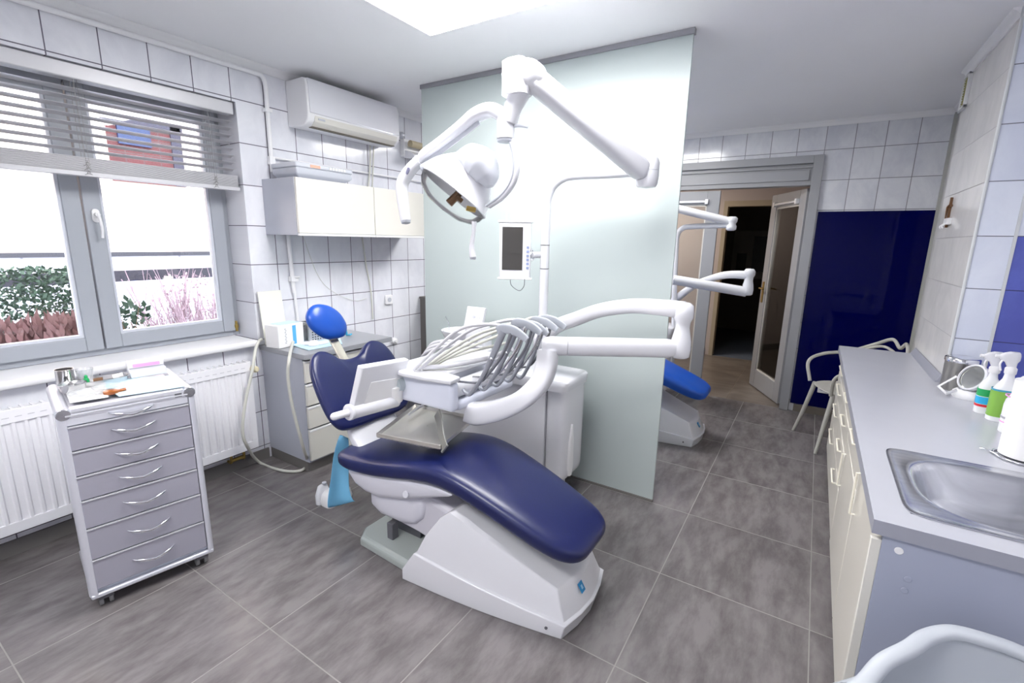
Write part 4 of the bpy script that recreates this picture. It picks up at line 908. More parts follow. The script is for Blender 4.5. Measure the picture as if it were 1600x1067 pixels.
# seat shell and lifting mechanism
def ssec(x, y0, y1, z0, z1, r=5, n=28): return [V((x, (y0+y1)/2+a*(y1-y0)/2, (z0+z1)/2+c*(z1-z0)/2)) for a, c in sellipse(n, r)]
b = MB(); b.loft([ssec(-1.845, 1.44, 1.76, .385, .42), ssec(-1.83, 1.40, 1.80, .36, .43), ssec(-1.77, 1.385, 1.815, .325, .44), ssec(-1.70, 1.38, 1.82, .305, .45), ssec(-1.60, 1.38, 1.82, .305, .46), ssec(-1.45, 1.385, 1.815, .345, .48), ssec(-1.30, 1.39, 1.81, .405, .49), ssec(-1.19, 1.395, 1.805, .452, .482), ssec(-1.17, 1.40, 1.80, .464, .474)]); build('seat_shell', b, m_shell, t, smooth=50)
b = MB(); b.cyl((-1.42, 1.384, .40), (-1.42, 1.378, .402), .016, n=24); build('shell_button', b, m_shell, t, bevel=.001)
b = MB(); b.loft([ssec(-1.705, 1.43, 1.77, .25, .33), ssec(-1.69, 1.415, 1.785, .225, .34), ssec(-1.63, 1.41, 1.79, .195, .35), ssec(-1.50, 1.41, 1.79, .195, .37), ssec(-1.42, 1.415, 1.785, .215, .38), ssec(-1.37, 1.42, 1.78, .26, .39), ssec(-1.355, 1.44, 1.76, .31, .38)]); build('tilt_housing', b, m_shell, t, smooth=50)
b = MB(); b.loft([[V((x, y, z)) for y, z in ((1.44, z0), (1.76, z0), (1.76, z1-.02), (1.74, z1), (1.46, z1), (1.44, z1-.02))] for x, z0, z1 in ((-1.60, .20, .33), (-1.40, .185, .40), (-1.2, .15, .36), (-1.12, .12, .30))]); build('lift_arm', b, mat('dusky white steel', (.55, .54, .60), .4), t, bevel=.008)
b = MB(); pl = [(-1.81, 1.46), (-1.765, 1.395), (-1.40, 1.375), (-1.30, 1.375), (-1.30, 1.825), (-1.40, 1.825), (-1.765, 1.805), (-1.81, 1.74)]
cpx = -1.5; b.loft([[V((x, y, 0)) for x, y in pl], [V((x, y, .035)) for x, y in pl], [V((cpx+(x-cpx)*.965, 1.6+(y-1.6)*.93, .052)) for x, y in pl]]); build('base_plate', b, m_baseplate, t, bevel=.006)
b = MB(); b.bx(-1.64, -1.60, 1.46, 1.50, .052, .14); b.bx(-1.70, -1.5, 1.55, 1.66, .05, .2); build('floor_bracket', b, m_darkgrey, t, bevel=.004)
# moulded base cover
def lvl(x0, x1, ya0, ya1, yb0, yb1, z0, z1, bow=.0):
    """ring: near side from (x0,ya0) to (x1,ya1), far side yb"""
    p = []
    for k in range(9): f = k/8; p.append(V((x0+(x1-x0)*f, ya0+(ya1-ya0)*f - bow*sin(pi*f), z0+(z1-z0)*f)))
    for k in range(1, 4): f = k/4; p.append(V((x1+.035*sin(pi*f)*(1 if bow else .6), ya1+(yb1-ya1)*f, z1)))
    for k in range(9): f = 1-k/8; p.append(V((x0+(x1-x0)*f, yb0+(yb1-yb0)*f + bow*sin(pi*f), z0+(z1-z0)*f)))
    for k in range(1, 4): f = k/4; p.append(V((x0, yb0+(ya0-yb0)*f, z0)))
    return p
b = MB(); b.loft([lvl(-1.415, -.655, 1.338, 1.438, 1.868, 1.838, 0, 0, .015), lvl(-1.412, -.645, 1.336, 1.436, 1.870, 1.840, .055, .052, .015), lvl(-1.345, -.640, 1.342, 1.440, 1.862, 1.836, .155, .062, .014), lvl(-1.340, -.645, 1.352, 1.450, 1.852, 1.826, .158, .066, .013)]); build('base_skirt', b, m_white, t, bevel=.003, smooth=30)
b = MB(); b.loft([lvl(-1.340, -.650, 1.350, 1.452, 1.854, 1.826, .150, .060, .013), lvl(-1.29, -.672, 1.362, 1.460, 1.843, 1.817, .255, .110, .006), lvl(-1.225, -.692, 1.385, 1.470, 1.818, 1.805, .350, .165, .002), lvl(-1.185, -.698, 1.402, 1.476, 1.802, 1.80, .384, .180, .0), lvl(-1.165, -.712, 1.42, 1.49, 1.785, 1.785, .392, .184, .0)]); build('base_cover', b, m_white, t, bevel=.004, seg=3, smooth=25)
bp = at(906, 917, 1, 1.62)
b = MB()
fn = V((.85, 0, .52)).normalized(); f0 = V((-.612, 1.65, .066)); rd = at(906, 917, 1, 1.62)-CAM; fc = CAM + rd*((f0-CAM).dot(fn)/rd.dot(fn)) + fn*.009; fu = Y; fv = fn.cross(fu)*-1
b.box(fc, (.003, .032, .040), frame_mat(fn, Y, V((-fn.z, 0, fn.x)))); bd = build('maker_badge', b, m_badge, t)
b = MB(); b.box(fc+fn*.002, (.001, .012, .016), frame_mat(fn, Y, V((-fn.z, 0, fn.x)))); build('badge_mark', b, mat('pale badge mark', (.35, .60, .80), .4), bd)
b = MB(); b.cyl((-.715, 1.428, .035), (-.715, 1.419, .035), .006, n=12); build('base_screw', b, m_darkgrey, t)
# foot control with blue sheet over it
fc_ = at(512, 770, 2, .05)
t = thing('foot_control', 'white foot control unit on the floor behind the seat, half covered by a blue sheet', 'foot pedal', (-2.13, 1.50, 0))
A0 = at(507, 782, 2, .02); 
fx, fy = A0.x, A0.y
def fp(dx, dy, z): return V((fx+dx, fy+dy, z))
b = MB(); b.loft([b.ring(fp(.03, .06, z), X, Y, a, c, 28, 4) for z, a, c in ((.0, .05, .085), (.02, .055, .09), (.06, .05, .08), (.08, .035, .065))]); build('housing', b, m_white2, t, smooth=60)
b = MB(); b.cyl(fp(.03, .10, .06), fp(.03, .10, .22), .028, .026); build('pedal_post', b, m_greyplastic, t, bevel=.004)
b = MB(); b.loft([b.ring(fp(-.025, .01, z), X, Y, a, c, 24, 3) for z, a, c in ((.0, .022, .045), (.055, .022, .045), (.105, .014, .028), (.112, .008, .018))]); build('side_pedal', b, m_white, t, smooth=60)
b = MB(); b.cyl(fp(-.02, .02, .112), fp(-.02, .02, .122), .013); build('pedal_button', b, m_greyplastic, t, bevel=.002)
# blue sheet hanging from the back of the seat
b = MB()
sheetpx = [[(531, 678), (537, 680), (545, 684)], [(523, 700), (534, 705), (545, 708)], [(519, 725), (529, 730), (545, 740)], [(517, 750), (530, 757), (545, 765)], [(512, 775), (530, 780), (552, 785)], [(511, 795), (530, 790), (558, 782)]]
rows = []
for r, row in enumerate(sheetpx):
    pts = [at(px, py, 0, xx) for (px, py), xx in zip(row, (-1.975+.012*(r % 2), -1.955-.02*(r % 2), -1.965+.01*r))]
    rows.append([b.bm.verts.new(p) for p in catmull(pts, 5)])
for a, c in zip(rows, rows[1:]):
    for i in range(len(a)-1): b.face((a[i], a[i+1], c[i+1], c[i]))
tag(build('blue_sheet', b, m_bluebag, smooth=70, sub=1, solid=.0012), 'light blue disposable sheet hanging behind the seat down to the floor', 'disposable sheet')

# ================================================================== DENTAL UNIT (cabinet with cuspidor and pole)
t = thing('dental_unit', 'white dental unit cabinet with cuspidor and tall pole before the partition', 'dental unit', (-1.4, 2.4, 0))
dunit = t
b = MB(); bx0, bx1, by0, by1 = -1.86, -1.075, 2.24, 2.54
b.loft([ssec(x, a0, a1, .195, .72, 12, 32) for x, a0, a1 in ((bx0, by0, by1), (-1.188, by0, by1))]); build('cabinet_body', b, m_white, t, smooth=50)
b = MB(); b.loft([[V((cx_, cy_, z)) for cx_, cy_ in [(-1.13+p*.062*k, 2.39+q_*.150*k) for p, q_ in sellipse(32, 5)]] for z, k in ((.165, .8), (.18, .96), (.21, 1), (.70, 1), (.72, 1))]); build('side_column', b, m_white, t, smooth=50)
b = MB(); b.loft([[V((-1.068+p*.012, 2.345+q_*.035*k, z)) for p, q_ in sellipse(20, 3)] for z, k in ((.185, .5), (.24, 1), (.40, .8), (.50, .1))]); build('column_trim', b, m_white2, t, smooth=60)
b = MB(); b.loft([[V((-1.46+p*.40*k, 2.385+q_*.165*k, z)) for p, q_ in sellipse(40, 12)] for z, k in ((.715, 1), (.745, 1.01), (.765, 1.01), (.775, .985))]); build('cabinet_lid', b, m_white, t, smooth=45)
for x, y in ((-1.17, 2.46), (-1.75, 2.46)):
    b = MB(); b.cyl((x, y, 0), (x, y, .2), .022); build('foot', b, m_alu, t, bevel=.002)
# pole
PX, PY = -1.28, 2.35
b = MB(); b.lathe([(.045, .77), (.045, .80), (.034, .84), (.026, .86)], (PX, PY, 0)); b.tube([(PX, PY, .8), (PX, PY, 1.37)], .0255, n=20, smooth=False); build('pole_base', b, m_white, t, smooth=50)
# cuspidor bowl and control head
cb = at(712, 531, 1, 2.36); cb = V((-1.93, 2.40, .93))
b = MB(); b.lathe([(.03, -.20), (.035, -.10), (.06, -.075), (.10, -.03), (.115, 0), (.118, .012), (.108, .012), (.085, -.03), (.03, -.055), (.002, -.055)], cb, n=36); build('cuspidor_bowl', b, m_white, t, smooth=60)
b = MB(); b.loft([[cb+V((.16, 0, 0))+V((p*.075*k+dx, q_*.06*k, z)) for p, q_ in sellipse(28, 5)] for z, k, dx in ((-.22, 1, 0), (.0, 1, 0), (.05, .95, -.01))]); build('tower', b, m_white, t, smooth=50)
b = MB(); b.box(cb+V((.13, 0, .10)), (.14, .03, .15), Matrix.Rotation(radians(-18), 3, 'X')); cpn = build('control_panel', b, m_white, t, bevel=.006)
b = MB(); b.box(cb+V((.135, -.0185, .115)), (.02, .002, .014), Matrix.Rotation(radians(-18), 3, 'X')); 
for d in (.165, .18): b.box(cb+V((d, -.017, .11)), (.004, .002, .008), Matrix.Rotation(radians(-18), 3, 'X'))
build('panel_button', b, m_greyplastic, cpn)
b = MB(); b.tube([cb+V((-.085, 0, .0)), cb+V((-.09, 0, .05)), cb+V((-.105, -.01, .09)), cb+V((-.11, -.015, .095))], .003, n=8); build('cup_filler', b, m_chrome, t)
b = MB()
for d in (.13, .19): b.box(cb+V((d, -.062, -.05)), (.022, .004, .05))
build('cup_sensor', b, m_greyplastic, t)
# suction hoses in their holder
for k in range(3):
    b = MB(); y = 2.26-.02*k; b.tube([(-1.70+.05*k, y-.02, .90), (-1.76+.04*k, y-.08, .92), (-1.90, y-.16, .90-.02*k), (-2.02, y-.10, .70), (-1.98, y, .45), (-1.86, y+.02, .40)], .011, n=10); build('suction_hose', b, m_hose, t, smooth=70)
b = MB(); b.bx(-1.78, -1.56, 2.20, 2.26, .79, .90); build('hose_holder', b, m_white, t, bevel=.015, seg=3)
b = MB(); b.loft([b.ring(V((-1.20, 2.27, z)), X, Y, .03, .028, 16, 3) for z in (.78, .90)]); tag(build('plastic_cup', b, m_clearplastic), 'clear bluish plastic cup on the dental unit lid below the pole', 'cup')

# ================================================================== OPERATING LAMP
t = thing('operating_lamp', 'white dental operating lamp on a jointed arm in front of the partition', 'lamp', (PX, PY, 1.37))
J1 = V((-.75, 2.39, 1.86))
b = MB(); b.tube([(PX, PY, 1.372), (PX, PY, 1.50), (PX, PY, 1.66), (PX+.002, PY, 1.74), (PX+.03, PY+.003, 1.81), (PX+.09, PY+.008, 1.852), (PX+.16, PY+.013, 1.862), (-.95, 2.38, 1.862), J1+Z*.003], [.0255, .0255, .0255, .0255, .0255, .0245, .0235, .0225, .0225], n=20); build('swivel_tube', b, m_white, t, smooth=70)
b = MB()
for z in (1.372, 1.50): b.lathe([(.0262, 0), (.0262, .003)], (PX, PY, z))
build('joint_ring', b, m_darkgrey, t)
b = MB(); b.lathe([(.020, -.074), (.044, -.070), (.052, -.056), (.055, -.02), (.055, .004), (.0535, .005), (.0535, .007), (.055, .008), (.055, .045), (.046, .064), (.02, .070), (.002, .070)], J1, n=32); build('elbow', b, m_white, t, smooth=50)
J2 = at(832, 122, 1, 1.80)
dv = (J2-J1).normalized(); sd = dv.cross(Z).normalized(); un = sd.cross(dv)
b = MB(); A_ = J1 - Y*.0 + V((0, -.01, -.012)); b.tube([A_+dv*.035, A_.lerp(J2, .09), A_.lerp(J2, .5), A_.lerp(J2, .93), J2-dv*.01], 0, flat=[(.032, .040), (.045, .050), (.044, .048), (.043, .046), (.038, .042)], up=un, n=24, e=3.2); build('spring_arm', b, m_white, t, smooth=60)
b = MB(); b.tube([A_.lerp(J2, .12)+un*-.044, A_.lerp(J2, .88)+un*-.039], 0, flat=[(.02, .003), (.02, .003)], up=un, n=8, e=6, smooth=False); build('arm_slot', b, m_greyplastic, t)
# head joint on top
JT = J2 + V((-.045, -.01, .015))
b = MB(); b.tube([J2+dv*-.03+V((0, 0, .005)), J2+V((-.01, 0, .018)), JT+V((-.03, 0, .005)), JT+V((-.055, 0, -.02))], 0, flat=[(.046, .044), (.052, .050), (.050, .050), (.036, .04)], up=Y, n=24, e=3)
b.tube([JT+V((-.022, 0, .062)), JT+V((-.022, 0, .050)), JT+V((-.022, 0, -.075))], 0, flat=[(.040, .036), (.056, .052), (.056, .050)], up=Y, n=28, e=3.6, smooth=False)
build('top_joint', b, m_white, t, smooth=60)
c = at(797, 124, 1, 1.742); b = MB(); b.box(c, (.018, .003, .024)); jb = build('maker_badge', b, m_badge, t)
b = MB(); b.box(c+V((0, -.002, 0)), (.010, .001, .010)); build('badge_mark', b, mat('pale badge mark', (.35, .60, .80), .4), jb)
K = [at(*p, 1, 1.795) for p in ((815, 140), (803, 165), (795, 190), (787, 205), (787, 217))]
b = MB(); b.tube([K[0]+Z*.02, K[0], K[1], K[2]], 0, flat=[(.042, .040), (.042, .038), (.036, .034), (.034, .032)], up=Y, n=24, e=2.6); build('drop_link', b, m_white, t, smooth=60)
cc2 = at(790, 200, 1, 1.795)
b = MB(); b.cyl(cc2+Z*.06, cc2-Z*.045, .040, .038, 28); build('yoke_hub', b, m_white, t, bevel=.003)
b = MB(); b.lathe([(.034, 0), (.036, .004), (.036, .012)], cc2-Z*.057, n=12); build('brake_knob', b, m_greyplastic, t, bevel=.001)
lv = [at(*p, 1, 1.80) for p in ((800, 198), (812, 196), (825, 198))]; b = MB(); b.tube(lv, 0, flat=[(.006, .003), (.008, .003), (.007, .003)], up=Y, n=10); build('brake_lever', b, m_greyplastic, t, smooth=60)
# left yoke arm
LA = [at(*p, 1, yy) for p, yy in (((787, 180), 1.79), ((768, 172), 1.78), ((745, 180), 1.765), ((720, 200), 1.755), ((690, 223), 1.745), ((665, 241), 1.74), ((658, 250), 1.74))]
b = MB(); b.tube(LA, 0, flat=[(.030, .032), (.028, .040), (.026, .040), (.024, .034), (.024, .028), (.024, .026), (.018, .02)], up=Y, n=24, e=3); build('yoke_arm', b, m_white, t, smooth=60)
b = MB(); b.tube([p-Z*.028+V((.012, 0, 0)) for p in LA[2:-1]], 0, flat=[(.012, .004), (.012, .004)], up=Y, n=8, e=5); build('cable_cover', b, m_greyplastic, t, smooth=50)
HB = [at(*p, 1, yy) for p, yy in (((656, 250), 1.735), ((641, 266), 1.73), ((629, 286), 1.72), ((629, 310), 1.715), ((634, 345), 1.705))]
b = MB(); b.tube(HB, 0, flat=[(.024, .022), (.026, .026), (.026, .028), (.024, .026), (.021, .023)], up=Y, n=24, e=3); hnd = build('handle', b, m_white, t, smooth=60)
b = MB(); d_ = (HB[-1]-HB[-2]).normalized(); b.tube([HB[-1], HB[-1]+d_*.012], 0, flat=[(.0205, .0225), (.018, .02)], up=Y, n=20, e=3, smooth=False); build('handle_cap', b, m_greyplastic, hnd, bevel=.002)
c = at(637, 267, 1, 1.703); b = MB(); b.loft([b.ring(c+Y*h, V((.5, 0, .86)), V((-.86, 0, .5)), .017, .007, 16, 3) for h in (-.002, .004)]); build('joystick', b, mat('slate button', (.22, .22, .34), .4), hnd)
# right thin yoke arm
RA = [at(*p, 1, 1.80) for p in ((800, 218), (806, 240), (807, 265), (800, 288), (784, 308), (764, 322))]
b = MB(); b.tube(RA, 0, flat=[(.010, .010), (.012, .012), (.013, .013), (.013, .013), (.013, .013), (.011, .012)], up=Y, n=14, e=3); build('yoke_strut', b, m_white, t, smooth=60)
b = MB(); b.tube([p+V((-.008, -.010, 0)) for p in RA], .006, n=8); build('strut_cable', b, m_greyplastic, t, smooth=60)
# reflector
RC = at(711, 302, 1, 1.78); vd = (RC-CAM).normalized()
ix = (Rt-vd*Rt.dot(vd)).normalized(); iy = (Up-vd*Up.dot(vd)).normalized()
ax = (vd*-.13 + (ix*-.61-iy*.79)*.99).normalized()
rf = ix*-.79+iy*.61; rf = (rf-ax*rf.dot(ax)).normalized(); rs = ax.cross(rf)
RR = .178
def rl(prof, sx=1.0): 
    b = MB(); b.loft([b.ring(RC+ax*z, rf, rs, max(r, 1e-4), max(r*sx, 1e-4), 48, 2.3) for r, z in prof], cap=False); return b
b = rl([(.004, -.165), (.05, -.162), (.095, -.145), (.130, -.108), (.155, -.060), (RR-.006, -.005), (RR, .004), (RR-.004, .008), (RR-.012, .002), (.150, -.055), (.10, -.12), (.05, -.142), (.004, -.150)], .85); build('reflector_shell', b, m_white, t, smooth=60)
b = rl([(.158, -.030), (.135, -.065), (.100, -.105), (.05, -.126), (.004, -.130)], .85); build('reflector', b, mat('silvered reflector', (.88, .87, .84), .35, metal=1), t, smooth=70)
b = rl([(RR-.006, .006), (RR-.012, .035), (.142, .066), (.09, .088), (.004, .096)], .85); build('lamp_glass', b, m_lampglass, t, smooth=70)
b = MB(); b.cyl(RC+ax*-.02+rf*-.015, RC+ax*.055+rf*-.005, .018, .020, 16); b.box(RC+ax*.01-rf*.03, (.035, .05, .02), frame_mat(rf, rs, ax)); build('bulb_shield', b, mat('bronze bulb shield', (.16, .09, .05), .25, metal=.7), t, bevel=.003)
b = MB(); b.cyl(RC+rf*-.12+ax*-.0, RC+rf*-.08+ax*.02, .012); build('lamp_socket', b, m_brass, t)
# housing behind the reflector
hcn = [at(*p, 1, yy) for p, yy in (((660, 262), 1.735), ((688, 253), 1.74), ((716, 251), 1.755), ((736, 250), 1.77), ((752, 258), 1.78), ((762, 278), 1.79), ((765, 292), 1.79))]
b = MB(); b.tube(hcn, 0, flat=[(.016, .016), (.028, .026), (.036, .038), (.070, .062), (.075, .070), (.050, .055), (.018, .02)], up=Y, n=28, e=2.5, k=8); build('lamp_housing', b, mat('soft grey white plastic', (.60, .62, .68), .3), t, smooth=70)
SH = [at(*p, 1, 1.755) for p in ((741, 346), (740, 362), (737, 385), (739, 402))]
b = MB(); b.tube(SH, 0, flat=[(.012, .008), (.008, .007), (.011, .010), (.014, .014)], up=Y, n=16, e=3); fh = build('focus_handle', b, m_white, t, smooth=60)
b = MB(); b.tube([SH[-1], SH[-1]-Z*.010], 0, flat=[(.013, .013), (.011, .011)], up=Y, n=14, e=3, smooth=False); build('handle_cap', b, m_greyplastic, fh)

# small monitor on the pole
t = thing('small_monitor', 'small white framed monitor with dark screen mounted on the lamp pole', 'monitor', (-1.40, 2.26, 1.32))
mu = (at(828, 343, 1, 2.27)-at(783, 348, 1, 2.20)); mu.z = 0; mu.normalize(); mn = V((mu.y, -mu.x, 0)); mo = at(805, 392, 1, 2.23)
Rm = frame_mat(mu, mn*-1, Z)
b = MB(); b.box(mo, (.172, .03, .30), Rm); build('housing', b, m_white, t, bevel=.006)
b = MB(); b.box(mo+mn*.016-mu*.014+Z*.012, (.112, .002, .23), Rm); build('screen', b, m_screen, t)
for q_ in (.155, -.15):
    b = MB(); b.box(mo+Z*q_, (.19, .035, .011), Rm); build('clamp_rail', b, m_white2, t, bevel=.003)
b = MB(); b.box(mo-mu*.05+Z*.178, (.006, .006, .045), Rm); build('rail_pin', b, m_white2, t)
b = MB()
for k in range(6): b.box(mo+mn*.0165+mu*.070+Z*(.02-.022*k), (.014, .002, .012), Rm)
build('button', b, mat('blue grey key', (.25, .30, .50), .4), t)
b = MB(); e0 = mo-mn*.015+mu*.06-Z*.02; b.cyl(e0+mu*.03, V((PX-.026, PY-.005, e0.z)), .018); build('mount_arm', b, m_white, t, bevel=.002)
b = MB(); b.tube([e0+mu*.028+V((0, 0, .03)), e0+mu*.04+V((0, -.03, 0)), e0+mu*.03+V((0, 0, -.032)), e0+mu*.045+V((0, .01, .0)), e0+mu*.028+V((0, 0, .03))], .004, n=8); b.cyl(e0, e0+mu*.03, .026); build('ball_clamp', b, m_chrome, t, smooth=60)
b = MB(); b.tube([mo+V((-.03, 0, -.15)), mo+V((-.02, 0, -.19)), mo+V((.03, 0, -.215)), mo+V((.06, 0, -.19)), mo+V((.065, 0, -.15))], .002, n=6); build('cable', b, m_darkgrey, t, smooth=60)

# ================================================================== INSTRUMENT TABLE (delivery head, arm, tray)
t = thing('instrument_table', 'white dental instrument table with hoses and whip arms swung over the navy chair', 'instrument table', (-1.45, 1.75, .75))
hx0, hx1, hy0, hy1 = -1.66, -1.285, 1.545, 2.06
b = MB(); b.loft([[V((x, y, z)) for x, z in ((hx1, .762), (hx1+.002, .80), (hx1-.015, .84 if y < 1.6 else .80), (hx1-.08, .905 if y < 1.6 else .82), (hx0+.10, .905), (hx0+.02, .885), (hx0, .84), (hx0+.02, .79), (hx0+.08, .762))] for y in (hy0, hy0+.05, hy0+.0501, hy1)]); b.bm.free()
b = MB()
b.bx(hx0, hx1, hy0, hy0+.055, .762, .898); b.bx(hx0, hx1-.11, hy0+.05, hy1, .762, .898); b.bx(hx1-.115, hx1, hy0+.05, hy1, .755, .802); build('body', b, mat('bluish white moulding', (.68, .71, .82), .28, coat=.2), t, bevel=.018, seg=4)
b = MB()
top = [(hx0-.02, hy0-.02), (hx0+.12, hy0-.045), (hx0+.25, hy0-.035), (hx1+.005, hy0-.015), (hx1+.002, hy0+.06), (hx1-.085, hy0+.075), (hx1-.085, hy1+.02), (hx0-.02, hy1+.02)]
b.loft([[V((x, y, z)) for x, y in top] for z in (.898, .922)]); build('top_slab', b, m_white, t, bevel=.008, seg=3)
b = MB(); b.cyl((hx1-.052, hy0+.058, .845), (hx1-.052, hy1+.12, .845), .040, n=32); build('roller_tube', b, m_white, t, bevel=.003)
b = MB(); b.cyl((hx1-.052, hy0+.0555, .845), (hx1-.052, hy0+.0575, .845), .040, n=32); build('tube_end', b, m_greyplastic, t)
b = MB(); b.bx(hx1-.12, hx1-.095, hy0+.055, hy1+.06, .80, .90); build('recess_wall', b, m_greyplastic, t)
b = MB(); b.tube([(hx0+.05, hy0+.04, .845), (hx0+.05, hy0-.035, .845)], .043, n=28, smooth=False); build('pivot', b, mat('cool grey pivot', (.50, .56, .60), .3), t, bevel=.002)
# swivelling panel on the pivot
PB0, PB1 = at(549, 640, 0, -1.62), at(618, 622, 0, -1.62)
pu = (PB0-PB1).normalized(); pw = V((.22, 0, .975)); pn = pu.cross(pw).normalized(); pw = pn.cross(pu)*1
if pw.z < 0: pw = -pw
pn = V((1, 0, 0)) if pn.x*1 == 0 else (pn if pn.x > 0 else -pn)
Wd = (PB0-PB1).length
b = MB(); Rp = frame_mat(pu, pw, pn)
q = [PB1+pu*.0-pw*.01, PB0-pw*.0, PB0+pw*.20-pu*.01, PB1+pw*.20-pu*.03]
b.loft([[p+pn*h for p in q] for h in (-.022, .012)]); pan = build('viewing_panel', b, m_white, t, bevel=.005, seg=3)
q2 = [q[0].lerp(q[1], .06)+pw*.02, q[0].lerp(q[1], .80)+pw*.02, q[0].lerp(q[1], .72)+pw*.125, q[0].lerp(q[1], .04)+pw*.125]
b = MB(); b.loft([[p+pn*h for p in q2] for h in (.0118, .0145)]); build('cover_plate', b, m_white2, pan, bevel=.002)
b = MB(); b.cyl(PB1-pw*.01-pu*.005, PB0-pw*.01+pu*.012, .034, n=28); b.cyl(PB0-pw*.01, PB0-pw*.01+pu*.016, .036, n=28); build('hinge_barrel', b, m_white, pan, bevel=.003)
b = MB(); b.rbar(PB0-pw*.01+pu*.01, PB0-pw*.012+pu*.085, .017); build('grip', b, m_white, pan, smooth=60)
b = MB(); b.cyl(PB1-pw*.01, V((hx0+.05, hy0-.03, .845)), .036, .040, 24); build('pivot_link', b, m_white2, t)
# whip arms: five instrument holders
base = [at(731, 614, 0, hx1+.04), at(754, 606, 0, hx1+.04), at(774, 600, 0, hx1+.04), at(793, 593, 0, hx1+.04), at(811, 588, 0, hx1+.04)]
tipx = [(800, 508), (825, 498), (838, 500), (855, 494), (870, 491)]
for k in range(5):
    p0 = base[k]; yk = p0.y+.015*k
    a_ = at(tipx[k][0], tipx[k][1], 1, yk+.02)
    d = V((a_.x-p0.x, 0, a_.z-p0.z)); up_ = V((d.z, 0, -d.x)).normalized()
    b = MB()
    A1 = p0+V((-.03, .004, .012))
    b.tube([A1, p0+V((-.008, 0, -.004)), p0+V((.022, 0, .004)), p0+d*.30+V((.022, 0, 0)), p0+d*.60+V((.008, 0, 0)), p0+d*.92+V((-.012, 0, 0))], 0, flat=[(.007, .008), (.008, .008), (.008, .008), (.010, .008), (.014, .008), (.016, .009)], up=Y, n=14, e=3)
    w = build('whip_arm', b, m_silver, t, smooth=60)
    b = MB()
    pt_ = p0+d*.92+V((-.012, 0, 0)); b.tube([pt_-V((.03, 0, 0)), pt_+V((0, 0, .012)), pt_+V((.055, 0, .008)), pt_+V((.10, 0, -.012)), pt_+V((.115, 0, -.022))], 0, flat=[(.018, .006), (.021, .008), (.020, .007), (.016, .005), (.012, .007)], up=Y, n=18, e=3.2); build('whip_head', b, mat('pale holder head', (.42, .445, .50), .3), w, smooth=60)
    # hand instrument hanging in the holder
    b = MB(); h0 = pt_+V((.035, 0, -.012)); h1 = p0+d*.40+V((.045, .0, 0)); h2 = p0+d*.18+V((.02, .01, 0))
    b.tube([h0+Z*.012, h0, h0.lerp(h1, .5)+V((.012, 0, 0)), h1, h2, A1+V((-.03, 0, .03))], [.005, .009, .008, .007, .005, .005], n=12); build('handpiece', b, m_steel if k % 2 else mat('mid grey handpiece', (.25, .26, .29), .25, metal=.5), w, smooth=60)
    b = MB(); b.ball(p0+d*.55+V((.018, -.013, 0)), .008, 12); build('pivot_pin', b, m_chrome, w)
    # hose sweeping back over the table
    e_ = [at(646, 578, 2, .93), at(655, 577, 2, .93), at(663, 575, 2, .93), at(670, 573, 2, .93), at(678, 571, 2, .93)][k]
    top_ = pt_+V((.0, .0, .018))
    mid = top_.lerp(e_, .5)+V((0, .02, .085-.018*k)); m2 = top_.lerp(e_, .8)+V((0, .02, .045-.008*k))
    b = MB(); b.tube([top_+V((.02, 0, -.01)), top_+V((-.02, .004, .004)), top_.lerp(e_, .22)+Z*(.055-.012*k), mid, m2, e_], .0075, n=10); build('instrument_hose', b, m_hose if k < 2 else m_hose2, t, smooth=70)
b = MB(); b.tube([at(800, 545, 1, 1.85), at(760, 560, 1, 1.86), at(710, 570, 2, .945), at(660, 575, 2, .935)], .011, n=10); build('instrument_hose', b, m_hose, t, smooth=70)
b = MB(); b.tube([at(795, 535, 1, 1.80), at(740, 548, 1, 1.85), at(700, 560, 2, .95), at(650, 574, 2, .935)], .007, n=10); build('instrument_hose', b, m_hose2, t, smooth=70)
e1 = at(655, 572, 2, .925); b = MB(); b.tube([e1+V((.02, -.02, .0)), e1+V((.08, .06, .006)), e1+V((.12, .16, .0))], .005, n=8); build('yellow_hose', b, mat('yellowed hose', (.62, .58, .25), .4), t, smooth=60)
# tray
tc = [V((-1.585, 1.372, .640)), V((-1.262, 1.438, .640)), V((-1.345, 1.80, .640)), V((-1.72, 1.76, .640))]
def inset(k, z): c = sum(tc, V())/4; return [c+(p-c)*k+Z*z for p in tc]
b = MB(); b.loft([inset(1, .0), inset(1, .016), inset(.985, .017), inset(.93, .005), inset(.01, .005)], cap=False); build('tray', b, m_mirror, t, smooth=20)
b = MB(); b.loft([inset(.99, -.004), inset(.99, .0005)]); build('tray_underside', b, m_steel, t)
BR = [V((-1.40, 1.60, .765)), V((-1.385, 1.56, .75)), V((-1.36, 1.50, .70)), V((-1.325, 1.445, .655)), V((-1.30, 1.425, .638))]
BR = [at(683, 645, 1, 1.56), at(687, 660, 1, 1.53), at(690, 680, 1, 1.48), at(694, 697, 1, 1.435), at(695, 702, 1, 1.425)]
b = MB(); b.tube(BR, 0, flat=[(.026, .004)], up=Y, n=12, e=6); build('tray_bracket', b, mat('grey steel bracket', (.36, .36, .33), .3, metal=.6), t, smooth=60)
b = MB(); b.rbar(at(639, 647, 2, .665), at(662, 632, 2, .665), .006); build('tray_clip', b, m_white2, t, smooth=60)
